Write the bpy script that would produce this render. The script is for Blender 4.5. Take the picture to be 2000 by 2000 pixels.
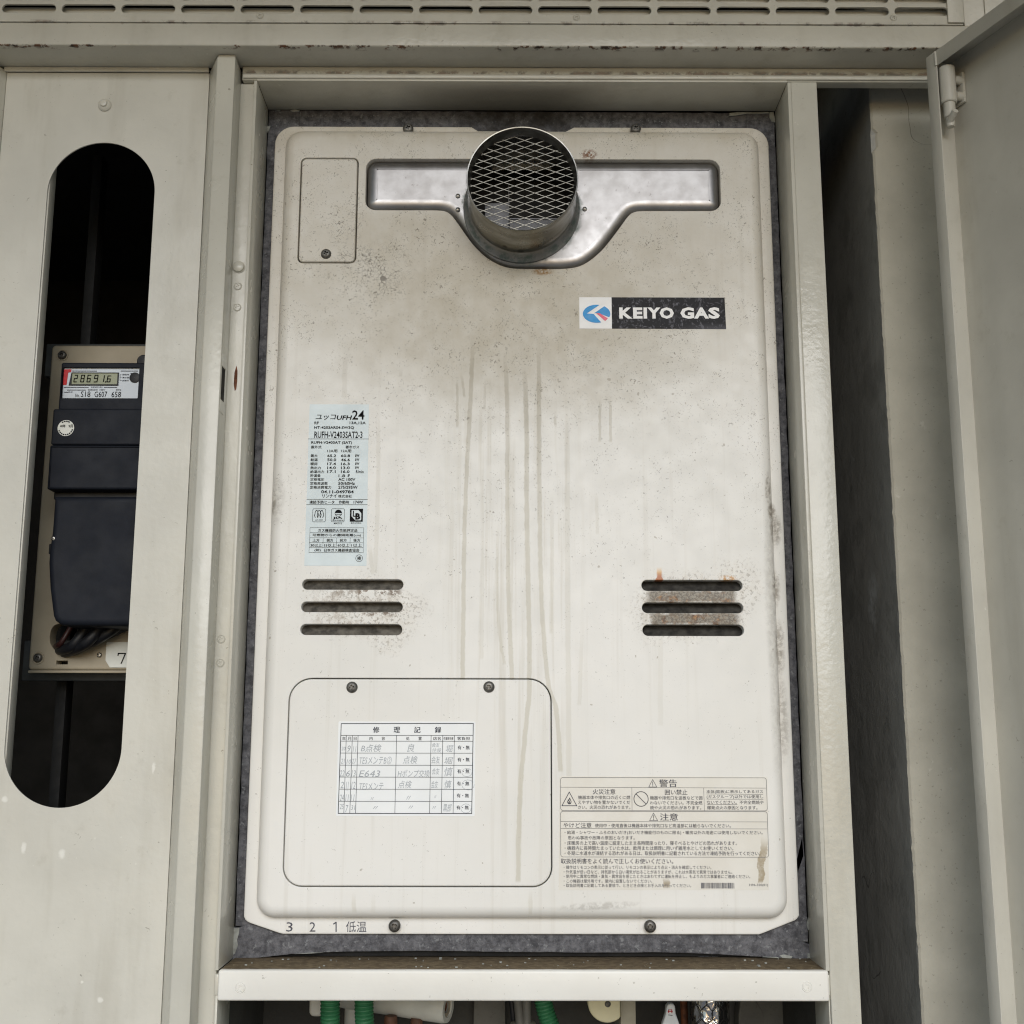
import bpy, bmesh, math, random
from math import radians, sin, cos, pi, atan2, sqrt
from mathutils import Vector, Matrix, noise as mnoise
for _o in list(bpy.data.objects): bpy.data.objects.remove(_o)
SC = bpy.context.scene
COL = SC.collection
random.seed(7)

# ------------------------------------------------------------------ camera
cd = bpy.data.cameras.new("camera"); cam = bpy.data.objects.new("camera", cd); COL.objects.link(cam)
SC.camera = cam
cd.sensor_fit = 'HORIZONTAL'; cd.sensor_width = 36.0; cd.lens = 36.0*2350/2000
cd.clip_start = 0.02; cd.clip_end = 200
cam.location = (0.0, -1.12, 1.35)
_p, _y, _r = radians(10.449), radians(0.177), radians(0.0994)
_f = Vector((sin(_y)*cos(_p), cos(_y)*cos(_p), sin(_p)))
_rt = Vector((cos(_y), -sin(_y), 0)); _up = _rt.cross(_f)
_r2 = _rt*cos(_r)+_up*sin(_r); _u2 = -_rt*sin(_r)+_up*cos(_r)
cam.rotation_euler = Matrix((( _r2.x,_u2.x,-_f.x),(_r2.y,_u2.y,-_f.y),(_r2.z,_u2.z,-_f.z))).to_euler()

# ------------------------------------------------------------------ light
SUN_EL = radians(25)
W = bpy.data.worlds.new("World"); SC.world = W; W.use_nodes = True
wn = W.node_tree.nodes; wl = W.node_tree.links
sky = wn.new('ShaderNodeTexSky'); sky.sky_type = 'NISHITA'; sky.sun_disc = False
sky.sun_elevation = SUN_EL; sky.sun_rotation = pi; sky.air_density = 1.0; sky.dust_density = 0.5; sky.ozone_density = 1.5
wl.new(sky.outputs[0], wn['Background'].inputs[0]); wn['Background'].inputs[1].default_value = 0.08
sd = bpy.data.lights.new("sun", 'SUN'); sun = bpy.data.objects.new("sun", sd); COL.objects.link(sun)
sd.energy = 1.5; sd.angle = radians(40); sd.color = (1.0, 0.988, 0.972)
sun.rotation_euler = (pi/2-SUN_EL, 0, radians(4)); sun.location = (0, -6, 5)
SC.view_settings.view_transform = 'Standard'; SC.view_settings.look = 'None'
SC.view_settings.exposure = 0.38
SC.cycles.max_bounces = 8; SC.cycles.diffuse_bounces = 5; SC.cycles.use_denoising = True; SC.cycles.filter_width = 1.15

# ------------------------------------------------------------------ materials
def S(r, g, b):
    return tuple(((c/255)/12.92 if c/255 <= .04045 else ((c/255+.055)/1.055)**2.4) for c in (r, g, b)) + (1.0,)

class NB:
    """node-material builder; masks work on world position in metres"""
    def __init__(s, name, col=(.5,.5,.5,1), rough=.5, metal=0.0, spec=None):
        s.m = bpy.data.materials.new(name); s.m.use_nodes = True
        s.t = s.m.node_tree; s.N = s.t.nodes; s.b = s.N['Principled BSDF']
        s.b.inputs['Base Color'].default_value = col; s.b.inputs['Roughness'].default_value = rough
        s.b.inputs['Metallic'].default_value = metal
        if spec is not None: s.b.inputs['Specular IOR Level'].default_value = spec
        s.geo = s.N.new('ShaderNodeNewGeometry'); s.P = s.geo.outputs['Position']
        x = s.N.new('ShaderNodeSeparateXYZ'); s.L(s.P, x.inputs[0]); s.X, s.Y, s.Z = x.outputs
        s.bumpn = None
    def L(s, a, b): s.t.links.new(a, b)
    def put(s, v, sock):
        if hasattr(v, 'links') or isinstance(v, bpy.types.NodeSocket): s.L(v, sock)
        elif v is not None: sock.default_value = v
    def m_(s, op, a, b=None, c=None, clamp=False):
        n = s.N.new('ShaderNodeMath'); n.operation = op; n.use_clamp = clamp
        s.put(a, n.inputs[0]); s.put(b, n.inputs[1]); s.put(c, n.inputs[2]); return n.outputs[0]
    def add(s, a, b): return s.m_('ADD', a, b)
    def mul(s, a, b): return s.m_('MULTIPLY', a, b)
    def mx(s, a, b): return s.m_('MAXIMUM', a, b)
    def ss(s, v, lo, hi, a=0.0, b=1.0):
        n = s.N.new('ShaderNodeMapRange'); n.interpolation_type = 'SMOOTHSTEP'
        s.put(v, n.inputs[0]); n.inputs[1].default_value = lo; n.inputs[2].default_value = hi
        n.inputs[3].default_value = a; n.inputs[4].default_value = b; return n.outputs[0]
    def vec(s, sx, sy, sz, off=0.0):
        n = s.N.new('ShaderNodeVectorMath'); n.operation = 'MULTIPLY_ADD'
        s.L(s.P, n.inputs[0]); n.inputs[1].default_value = (sx, sy, sz); n.inputs[2].default_value = (off, off*.7, off*.3)
        return n.outputs[0]
    def noise(s, sc, det=3, ro=.55, dist=0.0, v=None, off=0.0):
        n = s.N.new('ShaderNodeTexNoise'); n.inputs['Detail'].default_value = det
        n.inputs['Roughness'].default_value = ro; n.inputs['Distortion'].default_value = dist
        if v is None:
            v = s.vec(1, 1, 1, off) if off else s.P
        s.L(v, n.inputs['Vector']); n.inputs['Scale'].default_value = sc
        return n.outputs[0]
    def voro(s, sc, feature='DISTANCE_TO_EDGE', rnd=1.0, v=None):
        n = s.N.new('ShaderNodeTexVoronoi'); n.feature = feature
        s.L(v if v is not None else s.P, n.inputs['Vector']); n.inputs['Scale'].default_value = sc
        n.inputs['Randomness'].default_value = rnd
        return n.outputs[0]
    def blob(s, cx, cz, rx, rz, X=None, Z=None, p=1.0):
        a = s.m_('MULTIPLY_ADD', X or s.X, 1/rx, -cx/rx); b = s.m_('MULTIPLY_ADD', Z or s.Z, 1/rz, -cz/rz)
        d = s.m_('MULTIPLY_ADD', a, a, s.mul(b, b))
        return s.ss(d, 1.0, 0.0, 0.0, p)
    def line(s, pts, w, X=None, fade=.02, p=1.0, edge=.55):
        """streak that follows a polyline of (x, z), z descending"""
        pts = sorted(pts, key=lambda q: q[1]); z0, z1 = pts[0][1], pts[-1][1]
        xs = [q[0] for q in pts]; x0, x1 = min(xs)-.002, max(xs)+.002
        c = s.N.new('ShaderNodeFloatCurve'); cv = c.mapping.curves[0]
        q = [((z-z0)/(z1-z0), (x-x0)/(x1-x0)) for x, z in pts]
        cv.points[0].location = q[0]; cv.points[1].location = q[-1]
        for t in q[1:-1]: cv.points.new(*t)
        c.mapping.update()
        s.L(s.m_('MULTIPLY_ADD', s.Z, 1/(z1-z0), -z0/(z1-z0), True), c.inputs['Value'])
        xc = s.m_('MULTIPLY_ADD', c.outputs[0], x1-x0, x0)
        d = s.m_('ABSOLUTE', s.m_('SUBTRACT', X or s.X, xc))
        a = s.ss(d, w*.5, w*.5*edge, 0.0, p)
        a = s.mul(a, s.ss(s.Z, z0, z0+.003)); return s.mul(a, s.ss(s.Z, z1, z1-fade))
    def col(s, v):
        if isinstance(v, tuple):
            n = s.N.new('ShaderNodeRGB'); n.outputs[0].default_value = v; return n.outputs[0]
        return v
    def mix(s, f, a, b, mode='MIX'):
        n = s.N.new('ShaderNodeMix'); n.data_type = 'RGBA'; n.blend_type = mode
        s.put(f, n.inputs[0]); s.put(a, n.inputs[6]); s.put(b, n.inputs[7]); return n.outputs[2]
    def base(s, c): s.put(c, s.b.inputs['Base Color'])
    def rough(s, c): s.put(c, s.b.inputs['Roughness'])
    def bump(s, h, strength=.2, dist=.001):
        n = s.N.new('ShaderNodeBump'); n.inputs['Strength'].default_value = strength; n.inputs['Distance'].default_value = dist
        s.L(h, n.inputs['Height'])
        if s.bumpn: s.L(s.bumpn, n.inputs['Normal'])
        s.bumpn = n.outputs[0]; s.L(s.bumpn, s.b.inputs['Normal'])

M = {}
def simple(name, col, rough=.5, metal=0.0, var=.12, sc=60, bump=0.0, bsc=400, spec=None):
    n = NB(name, col, rough, metal, spec)
    f = n.noise(sc, 4, .6)
    dk = tuple(c*(1-var*2) for c in col[:3])+(1,); lt = tuple(min(1, c*(1+var)) for c in col[:3])+(1,)
    n.base(n.mix(n.ss(f, .25, .75), dk, lt))
    n.rough(n.ss(n.noise(sc*1.7, 3), .2, .8, max(.05, rough-.08), min(1, rough+.1)))
    if bump: n.bump(n.noise(bsc, 2), bump, .001)
    M[name] = n.m; return n

def frame_paint(name, col, rusty=False, peel=.25, rr=(.30, .42)):
    n = NB(name, col, .36)
    c = n.mix(n.ss(n.noise(9, 4, .6), .3, .7), tuple(k*.88 for k in col[:3])+(1,), col)
    c = n.mix(n.mul(n.ss(n.noise(1, 4, .65, v=n.vec(26, 26, 3.5, 1.)), .50, .72), .22), c, S(158, 152, 134))
    c = n.mix(n.mul(n.ss(n.noise(42, 5, .7, off=7.), .58, .72), .16), c, S(150, 144, 126))
    # dust specks and short hairline marks
    sp = n.ss(n.noise(420, 2, .6), .70, .78)
    sp = n.mul(sp, n.ss(n.noise(14, 2, off=3.1), .42, .62))
    c = n.mix(n.mul(sp, .6), c, S(92, 86, 72))
    cr = n.mul(n.ss(n.noise(230, 3, .5, 1.2, off=5.2), .69, .74), n.ss(n.noise(22, 2, off=9.), .5, .65))
    c = n.mix(n.mul(cr, .6), c, S(120, 113, 98))
    wh = n.ss(n.noise(190, 1, off=11.), .80, .82)
    c = n.mix(n.mul(wh, .35), c, S(226, 225, 216))
    if name == 'door_paint':
        sf = None
        for (x, z), rx, rz in (((-0.41727, 1.25265), .0028, .0060), ((-0.38385, 1.24758), .0038, .0052), ((-0.43676, 1.29346), .0034, .0034), ((-0.34366, 1.12870), .0030, .0030), ((-0.35972, 1.14302), .0016, .0016), ((-0.30901, 1.32020), .002, .006)):
            b = n.blob(x, z, rx, rz, n.add(n.X, n.m_('MULTIPLY_ADD', n.noise(300, 2), .003, -.0015)), None, .8); sf = b if sf is None else n.mx(sf, b)
        c = n.mix(n.mul(sf, .8), c, S(236, 235, 228))
    if rusty:
        wob = n.m_('MULTIPLY_ADD', n.noise(55, 4, .7), .008, -.004)
        zz = n.add(n.Z, wob); yy = n.add(n.Y, wob)
        nz = n.noise(75, 4, .7, off=2.); big = n.noise(7, 2, off=4.)
        # chipped front arris of the lintel (underside), foot of the step face, seam under the grille
        e1 = n.mul(n.ss(yy, -.0775, -.084), n.ss(n.Z, 1.9875, 1.9862))
        e1 = n.mul(e1, n.ss(n.add(nz, n.mul(big, .35)), .70, .79))
        e2 = n.mul(n.ss(zz, 1.9828, 1.9795), n.ss(n.Z, 1.9765, 1.9782))
        e2 = n.mul(e2, n.ss(n.Y, -.056, -.0525)); e2 = n.mul(e2, n.ss(n.add(n.noise(60, 4, .7, off=6.), n.mul(big, .3)), .58, .7))
        e3 = n.mul(n.ss(zz, 2.0075, 2.0092), n.ss(n.Z, 2.013, 2.0105)); e3 = n.mul(e3, n.ss(nz, .5, .62))
        r = n.mx(n.mx(e1, n.mul(e2, .6)), n.mul(e3, .55))
        c = n.mix(r, c, n.mix(n.ss(n.noise(160, 3), .4, .6), S(48, 33, 22), S(104, 66, 40)))
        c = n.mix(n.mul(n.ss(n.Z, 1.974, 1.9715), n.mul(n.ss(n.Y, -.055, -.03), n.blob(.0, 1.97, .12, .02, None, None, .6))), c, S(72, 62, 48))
    n.base(c)
    n.rough(n.ss(n.noise(30, 3), .3, .7, *rr))
    n.bump(n.noise(190, 2, .5), peel, .0016)
    n.bump(n.noise(18, 2), .12, .004)
    M[name] = n.m; return n
FR = S(205, 203, 192)
frame_paint('frame_paint', FR, peel=.12, rr=(.20, .28))
frame_paint('post_paint', FR, peel=.20, rr=(.17, .25))
frame_paint('lintel_paint', S(200, 197, 185), True)
frame_paint('door_paint', S(208, 206, 196), peel=.10)
frame_paint('open_door_paint', S(200, 198, 188), peel=.10)

# sill: paint under settled brown dust on its upward face
def sill():
    n = NB('sill_paint', S(214, 212, 203), .34)
    nz = n.N.new('ShaderNodeSeparateXYZ'); n.L(n.geo.outputs['Normal'], nz.inputs[0])
    d = n.mul(n.ss(nz.outputs[2], .75, .97), n.ss(n.add(n.Y, n.m_('MULTIPLY_ADD', n.noise(70, 3), .004, -.002)), -.0500, -.0465))
    c = n.mix(n.ss(n.noise(11, 3), .3, .7), S(226, 224, 217), S(234, 233, 227))
    c = n.mix(n.mul(n.ss(n.noise(260, 2, off=2.), .70, .74), .5), c, S(150, 146, 135))
    br = n.mix(n.ss(n.noise(180, 3), .35, .65), S(92, 78, 56), S(118, 103, 78))
    br = n.mix(n.ss(n.noise(520, 1, off=1.), .72, .76), br, S(185, 178, 160))
    n.base(n.mix(d, c, br)); n.rough(n.m_('MULTIPLY_ADD', d, .5, .33))
    n.bump(n.noise(190, 2), .15, .001); M['sill_paint'] = n.m
sill()

def heater_paint():
    n = NB('heater_paint', S(226, 222, 213), .38)
    wx = n.m_('MULTIPLY_ADD', n.noise(120, 3, .6), .0022, -.0011)
    Xw = n.add(n.X, wx)
    warp2 = n.m_('MULTIPLY_ADD', n.noise(26, 4, .65, off=3.), .05, -.025)
    Xs = n.add(n.X, warp2); Zs = n.add(n.Z, n.m_('MULTIPLY_ADD', n.noise(26, 4, .65, off=8.), .05, -.025))
    c = n.mix(n.ss(n.noise(6, 4, .6), .3, .7), S(226, 225, 220), S(234, 233, 229))
    # greasy soot that the exhaust leaves: cloud under and around the outlet
    soot = n.blob(*(0.00804, 1.74531), .23, .125, Xs, Zs, .85)
    soot = n.mx(soot, n.blob(*(0.01795, 1.78704), .17, .055, Xs, Zs, .8))
    soot = n.mx(soot, n.blob(*(-0.08706, 1.82365), .13, .05, Xs, Zs, .6))
    soot = n.mx(soot, n.blob(*(0.12724, 1.77689), .13, .10, Xs, Zs, .45))
    soot = n.mx(soot, n.blob(*(-0.15083, 1.77606), .09, .07, Xs, Zs, .45))
    soot = n.mx(soot, n.mul(n.ss(n.Z, 1.918, 1.936), n.ss(n.noise(24, 3, off=13.), .3, .75, .2, .85)))
    soot = n.mul(soot, n.ss(n.noise(45, 5, .7), .2, .75, .45, 1.0))
    upper_tone = n.mul(n.ss(n.add(Zs, n.m_('MULTIPLY_ADD', n.noise(9, 3, off=17.), .2, -.1)), 1.56, 1.84), n.ss(n.noise(60, 5, .7, off=15.), .2, .75, .6, 1.0))  # warm darker tone growing towards the top, broken up by noise
    c = n.mix(n.mul(upper_tone, .42), c, S(184, 172, 146))
    c = n.mix(n.mul(soot, .52), c, S(164, 150, 118))
    # vertical wash under the cloud
    st = n.noise(1, 3, .6, v=n.vec(170, 0, 5, 2.))
    band = n.mul(n.blob(*(0.00347, 1.52522), .085, .36), n.ss(n.Z, 1.72, 1.62))
    c = n.mix(n.mul(n.mul(n.ss(st, .47, .68), band), .35), c, S(190, 183, 165))
    st2 = n.noise(1, 3, .6, v=n.vec(120, 0, 3, 7.))
    c = n.mix(n.mul(n.ss(st2, .55, .75), .16), c, S(178, 170, 152))
    dr = None
    D = [
     ([(-0.03438, 1.73484), (-0.03587, 1.67399), (-0.03883, 1.60139), (-0.04095, 1.53044), (-0.04128, 1.46156), (-0.04136, 1.39743)], .0050, .95),
     ([(-0.00523, 1.71947), (-0.00133, 1.65590), (-0.00116, 1.58372), (-0.00032, 1.51316), (0.00075, 1.46164), (0.00416, 1.39752)], .0050, .85),
     ([(0.01102, 1.70414), (0.01718, 1.63787), (0.01714, 1.56609), (0.01871, 1.47876), (0.01959, 1.40218), (0.01629, 1.35613), (0.01031, 1.27498), (0.00944, 1.21991)], .0055, .95),
     ([(0.02876, 1.72986), (0.02903, 1.63790), (0.02934, 1.56612), (0.03012, 1.49596), (0.03234, 1.44425), (0.03641, 1.39757), (0.04466, 1.36533), (0.04763, 1.31534)], .0052, .9),
     ([(-0.00904, 1.55431), (-0.01025, 1.49635), (-0.00916, 1.45831), (-0.00242, 1.41143)], .0036, .6),
     ([(0.04093, 1.57890), (0.04062, 1.50604), (0.03939, 1.43956)], .0045, .4),
     ([(0.05590, 1.65857), (0.05521, 1.55446), (0.05511, 1.39761), (0.05531, 1.29289)], .0062, .42),
     ([(-0.02387, 1.54940), (-0.02394, 1.48200), (-0.02447, 1.41605)], .0045, .35),
     ([(0.06874, 1.45847), (0.06645, 1.41156), (0.06520, 1.37455)], .0045, .35),
     ([(-0.12502, 1.66313), (-0.12257, 1.57360), (-0.12370, 1.49515)], .0050, .4),
     ([(-0.12913, 1.52492), (-0.12556, 1.49371)], .0050, .5),
     ([(-0.04918, 1.68613), (-0.04843, 1.63470)], .0030, .7), ([(-0.02274, 1.68366), (-0.02304, 1.65232)], .0032, .5),
     ([(-0.04581, 1.69123), (-0.04165, 1.66437)], .0030, .7), ([(0.04417, 1.65350), (0.04458, 1.63644)], .0030, .7),
     ([(0.08718, 1.66471), (0.08619, 1.62107)], .0032, .75), ([(0.09697, 1.66625), (0.09637, 1.62060)], .0034, .8),
     ([(-0.10320, 1.69617), (-0.10348, 1.68446)], .004, .5), ([(-0.17518, 1.79433), (-0.17485, 1.78331)], .0035, .6),
     ([(0.14024, 1.44447), (0.13842, 1.35634)], .006, .25), ([(-0.15696, 1.70879), (-0.15670, 1.66305)], .006, .3),
     ([(0.08277, 1.57409), (0.08326, 1.53217)], .004, .4),
     ([(-0.13641, 1.21319), (-0.13500, 1.19367)], .0045, .5), ([(0.02032, 1.21557), (0.02029, 1.19169)], .0045, .45), ([(-0.11831, 1.21408), (-0.11876, 1.19369)], .005, .25),
    ]
    for pts, w, p in D:
        a = n.line(pts, w, Xw, .05 if len(pts) > 2 else .012, p)
        dr = a if dr is None else n.mx(dr, a)
    c = n.mix(n.mul(dr, .55), c, n.mix(n.ss(n.Z, 1.5, 1.72), S(186, 180, 160), S(150, 141, 120)))
    # crazed film: short dark flakes, dense high up, sparse low down
    dens = n.ss(n.Z, 1.28, 1.80, -.050, .022)
    dens = n.add(dens, n.mul(n.mx(n.blob(*(-0.13145, 1.79709), .05, .05, Xs, Zs), n.blob(*(-0.16748, 1.83935), .022, .045, Xs, Zs)), .035))
    dens = n.add(dens, n.mul(n.blob(*(0.00320, 1.68373), .16, .06, Xs, Zs), .012))
    fl = n.ss(n.add(n.noise(330, 4, .66, 1.8), dens), .620, .655)
    fl = n.mul(fl, n.ss(n.noise(40, 3, off=21.), .35, .6))
    c = n.mix(n.mul(fl, .75), c, S(88, 78, 60))
    ed = n.ss(n.voro(260, v=n.vec(1, 0, 1.1)), .05, .015)
    crk = n.mul(ed, n.mx(n.mx(n.blob(*(-0.16066, 1.80966), .020, .014, Xs, Zs), n.blob(*(-0.12399, 1.79712), .03, .035, Xs, Zs, .7)), n.blob(*(-0.15259, 1.84474), .01, .03, Xs, Zs, .6)))
    c = n.mix(n.mul(crk, n.ss(n.noise(130, 2, off=5.), .42, .55)), c, S(66, 55, 40))
    # louvres: soot and rust
    sg = n.noise(150, 4, .7); sg2 = n.noise(330, 3, .65, off=4.)
    lv = n.mx(n.blob(*(-0.14285, 1.46466), .060, .040, Xs, Zs, .65), n.blob(*(-0.10726, 1.45575), .035, .040, Xs, Zs, .8))
    lv = n.mx(lv, n.mx(n.blob(*(0.16995, 1.46341), .066, .038, Xs, Zs, 1.0), n.blob(*(0.21241, 1.48966), .03, .03, Xs, Zs, .6)))
    c = n.mix(n.mul(n.mul(lv, n.ss(sg2, .52, .62)), .7), c, S(86, 72, 52))
    c = n.mix(n.mul(n.mul(lv, n.ss(sg, .3, .8)), .35), c, S(178, 160, 130))
    rz = n.m_('MULTIPLY_ADD', n.noise(90, 3, .6, off=2.), .006, -.003)
    Zr = n.add(n.Z, rz); Xr = n.add(n.X, rz)
    def rect(x0, x1, z0, z1, sx=.006, sz=.0015):
        return n.mul(n.mul(n.ss(Xr, x0-sx*.2, x0+sx), n.ss(Xr, x1+sx*.2, x1-sx)), n.mul(n.ss(Zr, z0-sz, z0+sz), n.ss(Zr, z1+sz, z1-sz)))
    A0, A1 = (0.12752, 1.46996), (0.21212, 1.48059); B0, B1 = (0.12903, 1.44962), (0.21428, 1.45971)
    gr = n.mx(rect(A0[0], A1[0], A0[1], A1[1]), rect(B0[0], B1[0], B0[1], B1[1]))
    C0, C1 = (-0.14314, 1.47604), (-0.09735, 1.48137); E0, E1 = (-0.13793, 1.45663), (-0.09790, 1.46002); G0, G1 = (-0.16679, 1.47599), (-0.09781, 1.48089)
    gl = n.mx(n.mul(rect(C0[0], C1[0], C0[1], C1[1]), .8), n.mx(n.mul(rect(E0[0], E1[0], E0[1], E1[1]), .7), n.mul(rect(G0[0], G1[0], G0[1], G1[1]), .4)))
    rustc = n.mix(n.ss(n.noise(110, 4, .65, off=12.), .50, .66), S(142, 135, 122), n.mix(n.ss(n.noise(260, 3, .6, off=2.), .4, .6), S(92, 54, 22), S(166, 116, 56)))
    rustc = n.mix(n.mul(n.ss(n.noise(420, 3, .7, off=4.), .56, .44), .6), rustc, S(62, 50, 38))
    c = n.mix(n.mul(gr, n.ss(sg, .18, .36, .35, 1.0)), c, rustc)
    c = n.mix(n.mul(gl, n.ss(sg, .47, .56)), c, S(88, 62, 34))
    rim = n.mul(n.mx(n.blob(*(0.17045, 1.46436), .056, .033), n.blob(*(-0.14426, 1.46466), .056, .032, None, None, .7)), n.ss(sg, .45, .65))
    c = n.mix(n.mul(rim, .45), c, S(120, 96, 66))
    fx, fz = (0.14024, 1.49046); 
    fw = n.ss(n.Z, fz, fz+.0035, .0034, .0021)
    fl2 = n.mul(n.ss(n.m_('SUBTRACT', n.m_('ABSOLUTE', n.m_('SUBTRACT', Xw, fx)), fw), .0010, -.0005), n.mul(n.ss(n.Z, fz-.001, fz), n.ss(n.Z, fz+.013, fz+.006)))
    c = n.mix(n.mul(fl2, .9), c, n.mix(n.ss(n.Z, fz+.003, fz+.009), S(178, 96, 34), S(222, 176, 112)))
    c = n.mix(n.mul(n.blob(*(0.20394, 1.49203), .010, .004), n.ss(sg2, .4, .55)), c, S(196, 150, 96))
    # rust spots near the outlet, smudges on both shoulders
    c = n.mix(n.mul(n.blob(*(0.07891, 1.91461), .010, .007), n.ss(sg2, .40, .55)), c, S(120, 74, 30))
    c = n.mix(n.mul(n.blob(*(0.03289, 1.79234), .012, .005), n.ss(sg2, .35, .55)), c, S(150, 112, 60))
    sm = None
    for (x, z), rx, rz_, p in (((0.24833, 1.55564),.006,.012,1.), ((0.25113, 1.53991),.008,.022,.85), ((0.24949, 1.48401),.006,.022,.8), ((0.25122, 1.42910),.007,.032,.75),
                           ((0.25113, 1.36586),.008,.05,.5), ((0.24523, 1.57690),.004,.02,.7), ((0.24464, 1.46958),.009,.12,.22), ((0.24495, 1.42672),.008,.16,.16), ((-0.22105, 1.56342),.004,.016,.7), ((-0.21726, 1.56590),.01,.03,.3)):
        b = n.blob(x, z, rx, rz_, n.add(n.X, n.mul(warp2, .12)), None, p); sm = b if sm is None else n.mx(sm, b)
    c = n.mix(n.mul(n.mul(sm, n.ss(n.noise(190, 5, .7, off=2.), .36, .62)), .85), c, S(74, 62, 46))
    c = n.mix(n.mul(sm, .22), c, S(158, 144, 118))
    gz = n.mul(n.blob(*(0.08086, 1.19653), .045, .0045, n.X, n.add(n.Z, n.mul(n.X, -.05))), n.ss(n.noise(220, 4, .7), .35, .6))
    c = n.mix(n.mul(gz, .45), c, S(150, 146, 138))
    mk = n.ss(n.noise(150, 1, off=31.), .785, .80)
    c = n.mix(n.mul(mk, .5), c, S(140, 128, 108))
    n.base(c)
    n.rough(n.m_('MULTIPLY_ADD', soot, .25, n.ss(n.noise(60, 3), .3, .7, .34, .46)))
    n.bump(fl, .12, .0004); n.bump(n.noise(240, 2), .06, .0008); n.bump(n.mx(gr, 0.0), .3, .0004)
    M['heater_paint'] = n.m
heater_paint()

def steel():
    n = NB('stainless', S(150, 148, 147), .38, 1.0)
    c = n.mix(n.ss(n.noise(40, 4, .6), .3, .7), S(160, 158, 158), S(180, 179, 180))
    # milky bloom where the outlet meets the plate
    vr = n.N.new('ShaderNodeVectorMath'); vr.operation = 'DISTANCE'
    cx = n.N.new('ShaderNodeCombineXYZ'); n.L(n.X, cx.inputs[0]); n.L(n.Z, cx.inputs[2]); n.L(cx.outputs[0], vr.inputs[0])
    vr.inputs[1].default_value = (.0123, 0, 1.858)
    ring = n.mul(n.ss(n.add(vr.outputs['Value'], n.m_('MULTIPLY_ADD', n.noise(60, 4, .7), .02, -.01)), .061, .054), n.ss(n.Y, -.026, -.016))
    c = n.mix(n.mul(ring, n.ss(n.noise(110, 4, .7, off=2.), .4, .65, .15, .85)), c, S(112, 128, 124))
    sp = n.mul(n.ss(n.noise(200, 3, .6, off=7.), .66, .72), .35)
    c = n.mix(sp, c, S(90, 86, 78))
    n.base(c); n.rough(n.add(n.ss(n.noise(90, 4), .3, .7, .36, .44), n.mul(ring, .25)))
    n.bump(n.noise(10, 1), .10, .004); M['stainless'] = n.m
steel()
def pipe_steel():
    n = NB('pipe_steel', S(150, 146, 138), .30, 1.0)
    c = n.mix(n.ss(n.noise(1, 4, .6, v=n.vec(30, 90, 30)), .35, .65), S(128, 126, 120), S(166, 165, 162))
    yb = n.ss(n.Z, 1.85, 1.815)
    c = n.mix(n.mul(yb, n.ss(n.noise(25, 4, .6, off=3.), .35, .7, .25, .8)), c, S(116, 112, 98))
    for x, r in ((.0115,.0048), (-.0038,.003)):
        b = n.blob(x, -.028 if r > .004 else -.034, r, r*1.1, None, n.Y)
        c = n.mix(n.mul(n.mul(b, yb), .8), c, S(46, 42, 32))
    n.base(c); n.rough(n.ss(n.noise(50, 3), .3, .7, .24, .4)); M['pipe_steel'] = n.m
pipe_steel()
simple('mesh_wire', S(160, 158, 150), .45, .6, .1)
simple('duct_inner', S(140, 142, 148), .55, .2, .15, 40)
simple('soot_black', S(26, 25, 24), .8, 0, .3, 40)
simple('screw_steel', S(112, 110, 106), .45, .7, .25, 200)
simple('rivet_steel', S(190, 188, 184), .3, 1.0, .1, 200)
simple('baffle_dark', S(62, 60, 56), .75, .0, .4, 130)
simple('baffle_grey', S(104, 100, 92), .7, .0, .35, 130)
simple('dark_plastic', S(26, 30, 39), .62, 0, .10, 30, .05, spec=.25)
simple('dark_plastic_edge', S(20, 22, 27), .55, 0, .1, 30)
simple('board_plastic', S(165, 155, 134), .55, 0, .06, 20)
simple('paper_white', S(240, 243, 244), .45, 0, .015, 30)
simple('card_white', S(226, 228, 220), .5, 0, .04, 60)
simple('label_blue', S(214, 226, 230), .4, 0, .03, 40)
simple('meter_label', S(206, 214, 222), .35, 0, .02, 30)
simple('lcd_green', S(150, 154, 124), .25, 0, .03, 30)
simple('ink_black', S(10, 10, 13), .7, 0, .05, spec=.15)
simple('ink_slate', S(44, 50, 64), .7, 0, .05, spec=.15)
simple('ink_grey', S(88, 89, 98), .7, 0, .05, spec=.15)
simple('pencil', S(172, 178, 184), .6, 0, .05)
simple('ink_white', S(248, 248, 248), .5, 0, .01)
simple('ink_red', S(196, 28, 34), .5, 0, .05)
simple('logo_blue', S(10, 148, 218), .45, 0, .06, 200)
simple('logo_pink', S(240, 104, 128), .45, 0, .06, 200)
simple('bracket_grey', S(58, 61, 61), .6, .0, .1)
simple('rail_dark', S(20, 20, 19), .7, 0, .1)
simple('cable_black', S(24, 26, 32), .5, 0, .1)
simple('cable_red', S(58, 26, 24), .5, 0, .15)
simple('conduit_green', S(56, 122, 82), .45, 0, .10, 80)
simple('insulation', S(206, 205, 196), .6, 0, .08, 30, .2, 200)
simple('insulation_end', S(170, 158, 138), .8, 0, .2, 100, .3, 400)
simple('rusty_brown', S(112, 64, 34), .75, 0, .35, 120, .4, 300)
simple('cable_grey', S(104, 102, 96), .55, 0, .1, 60)
simple('cap_cream', S(214, 206, 170), .5, 0, .05, 30)
simple('panel_beige', S(158, 152, 134), .6, 0, .1, 30)
simple('tag_white', S(214, 218, 220), .5, 0, .05)
simple('copper_orange', S(98, 66, 48), .7, .0, .2, 120)
simple('hex_wire', S(52, 50, 48), .5, .6, .1)
simple('opening_dark', S(22, 22, 20), .8, 0, .2)
simple('floor_concrete', S(150, 148, 142), .8, 0, .12, 5, .2, 100)
simple('ceiling_paint', S(196, 194, 186), .85, 0, .04, 3)
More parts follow.
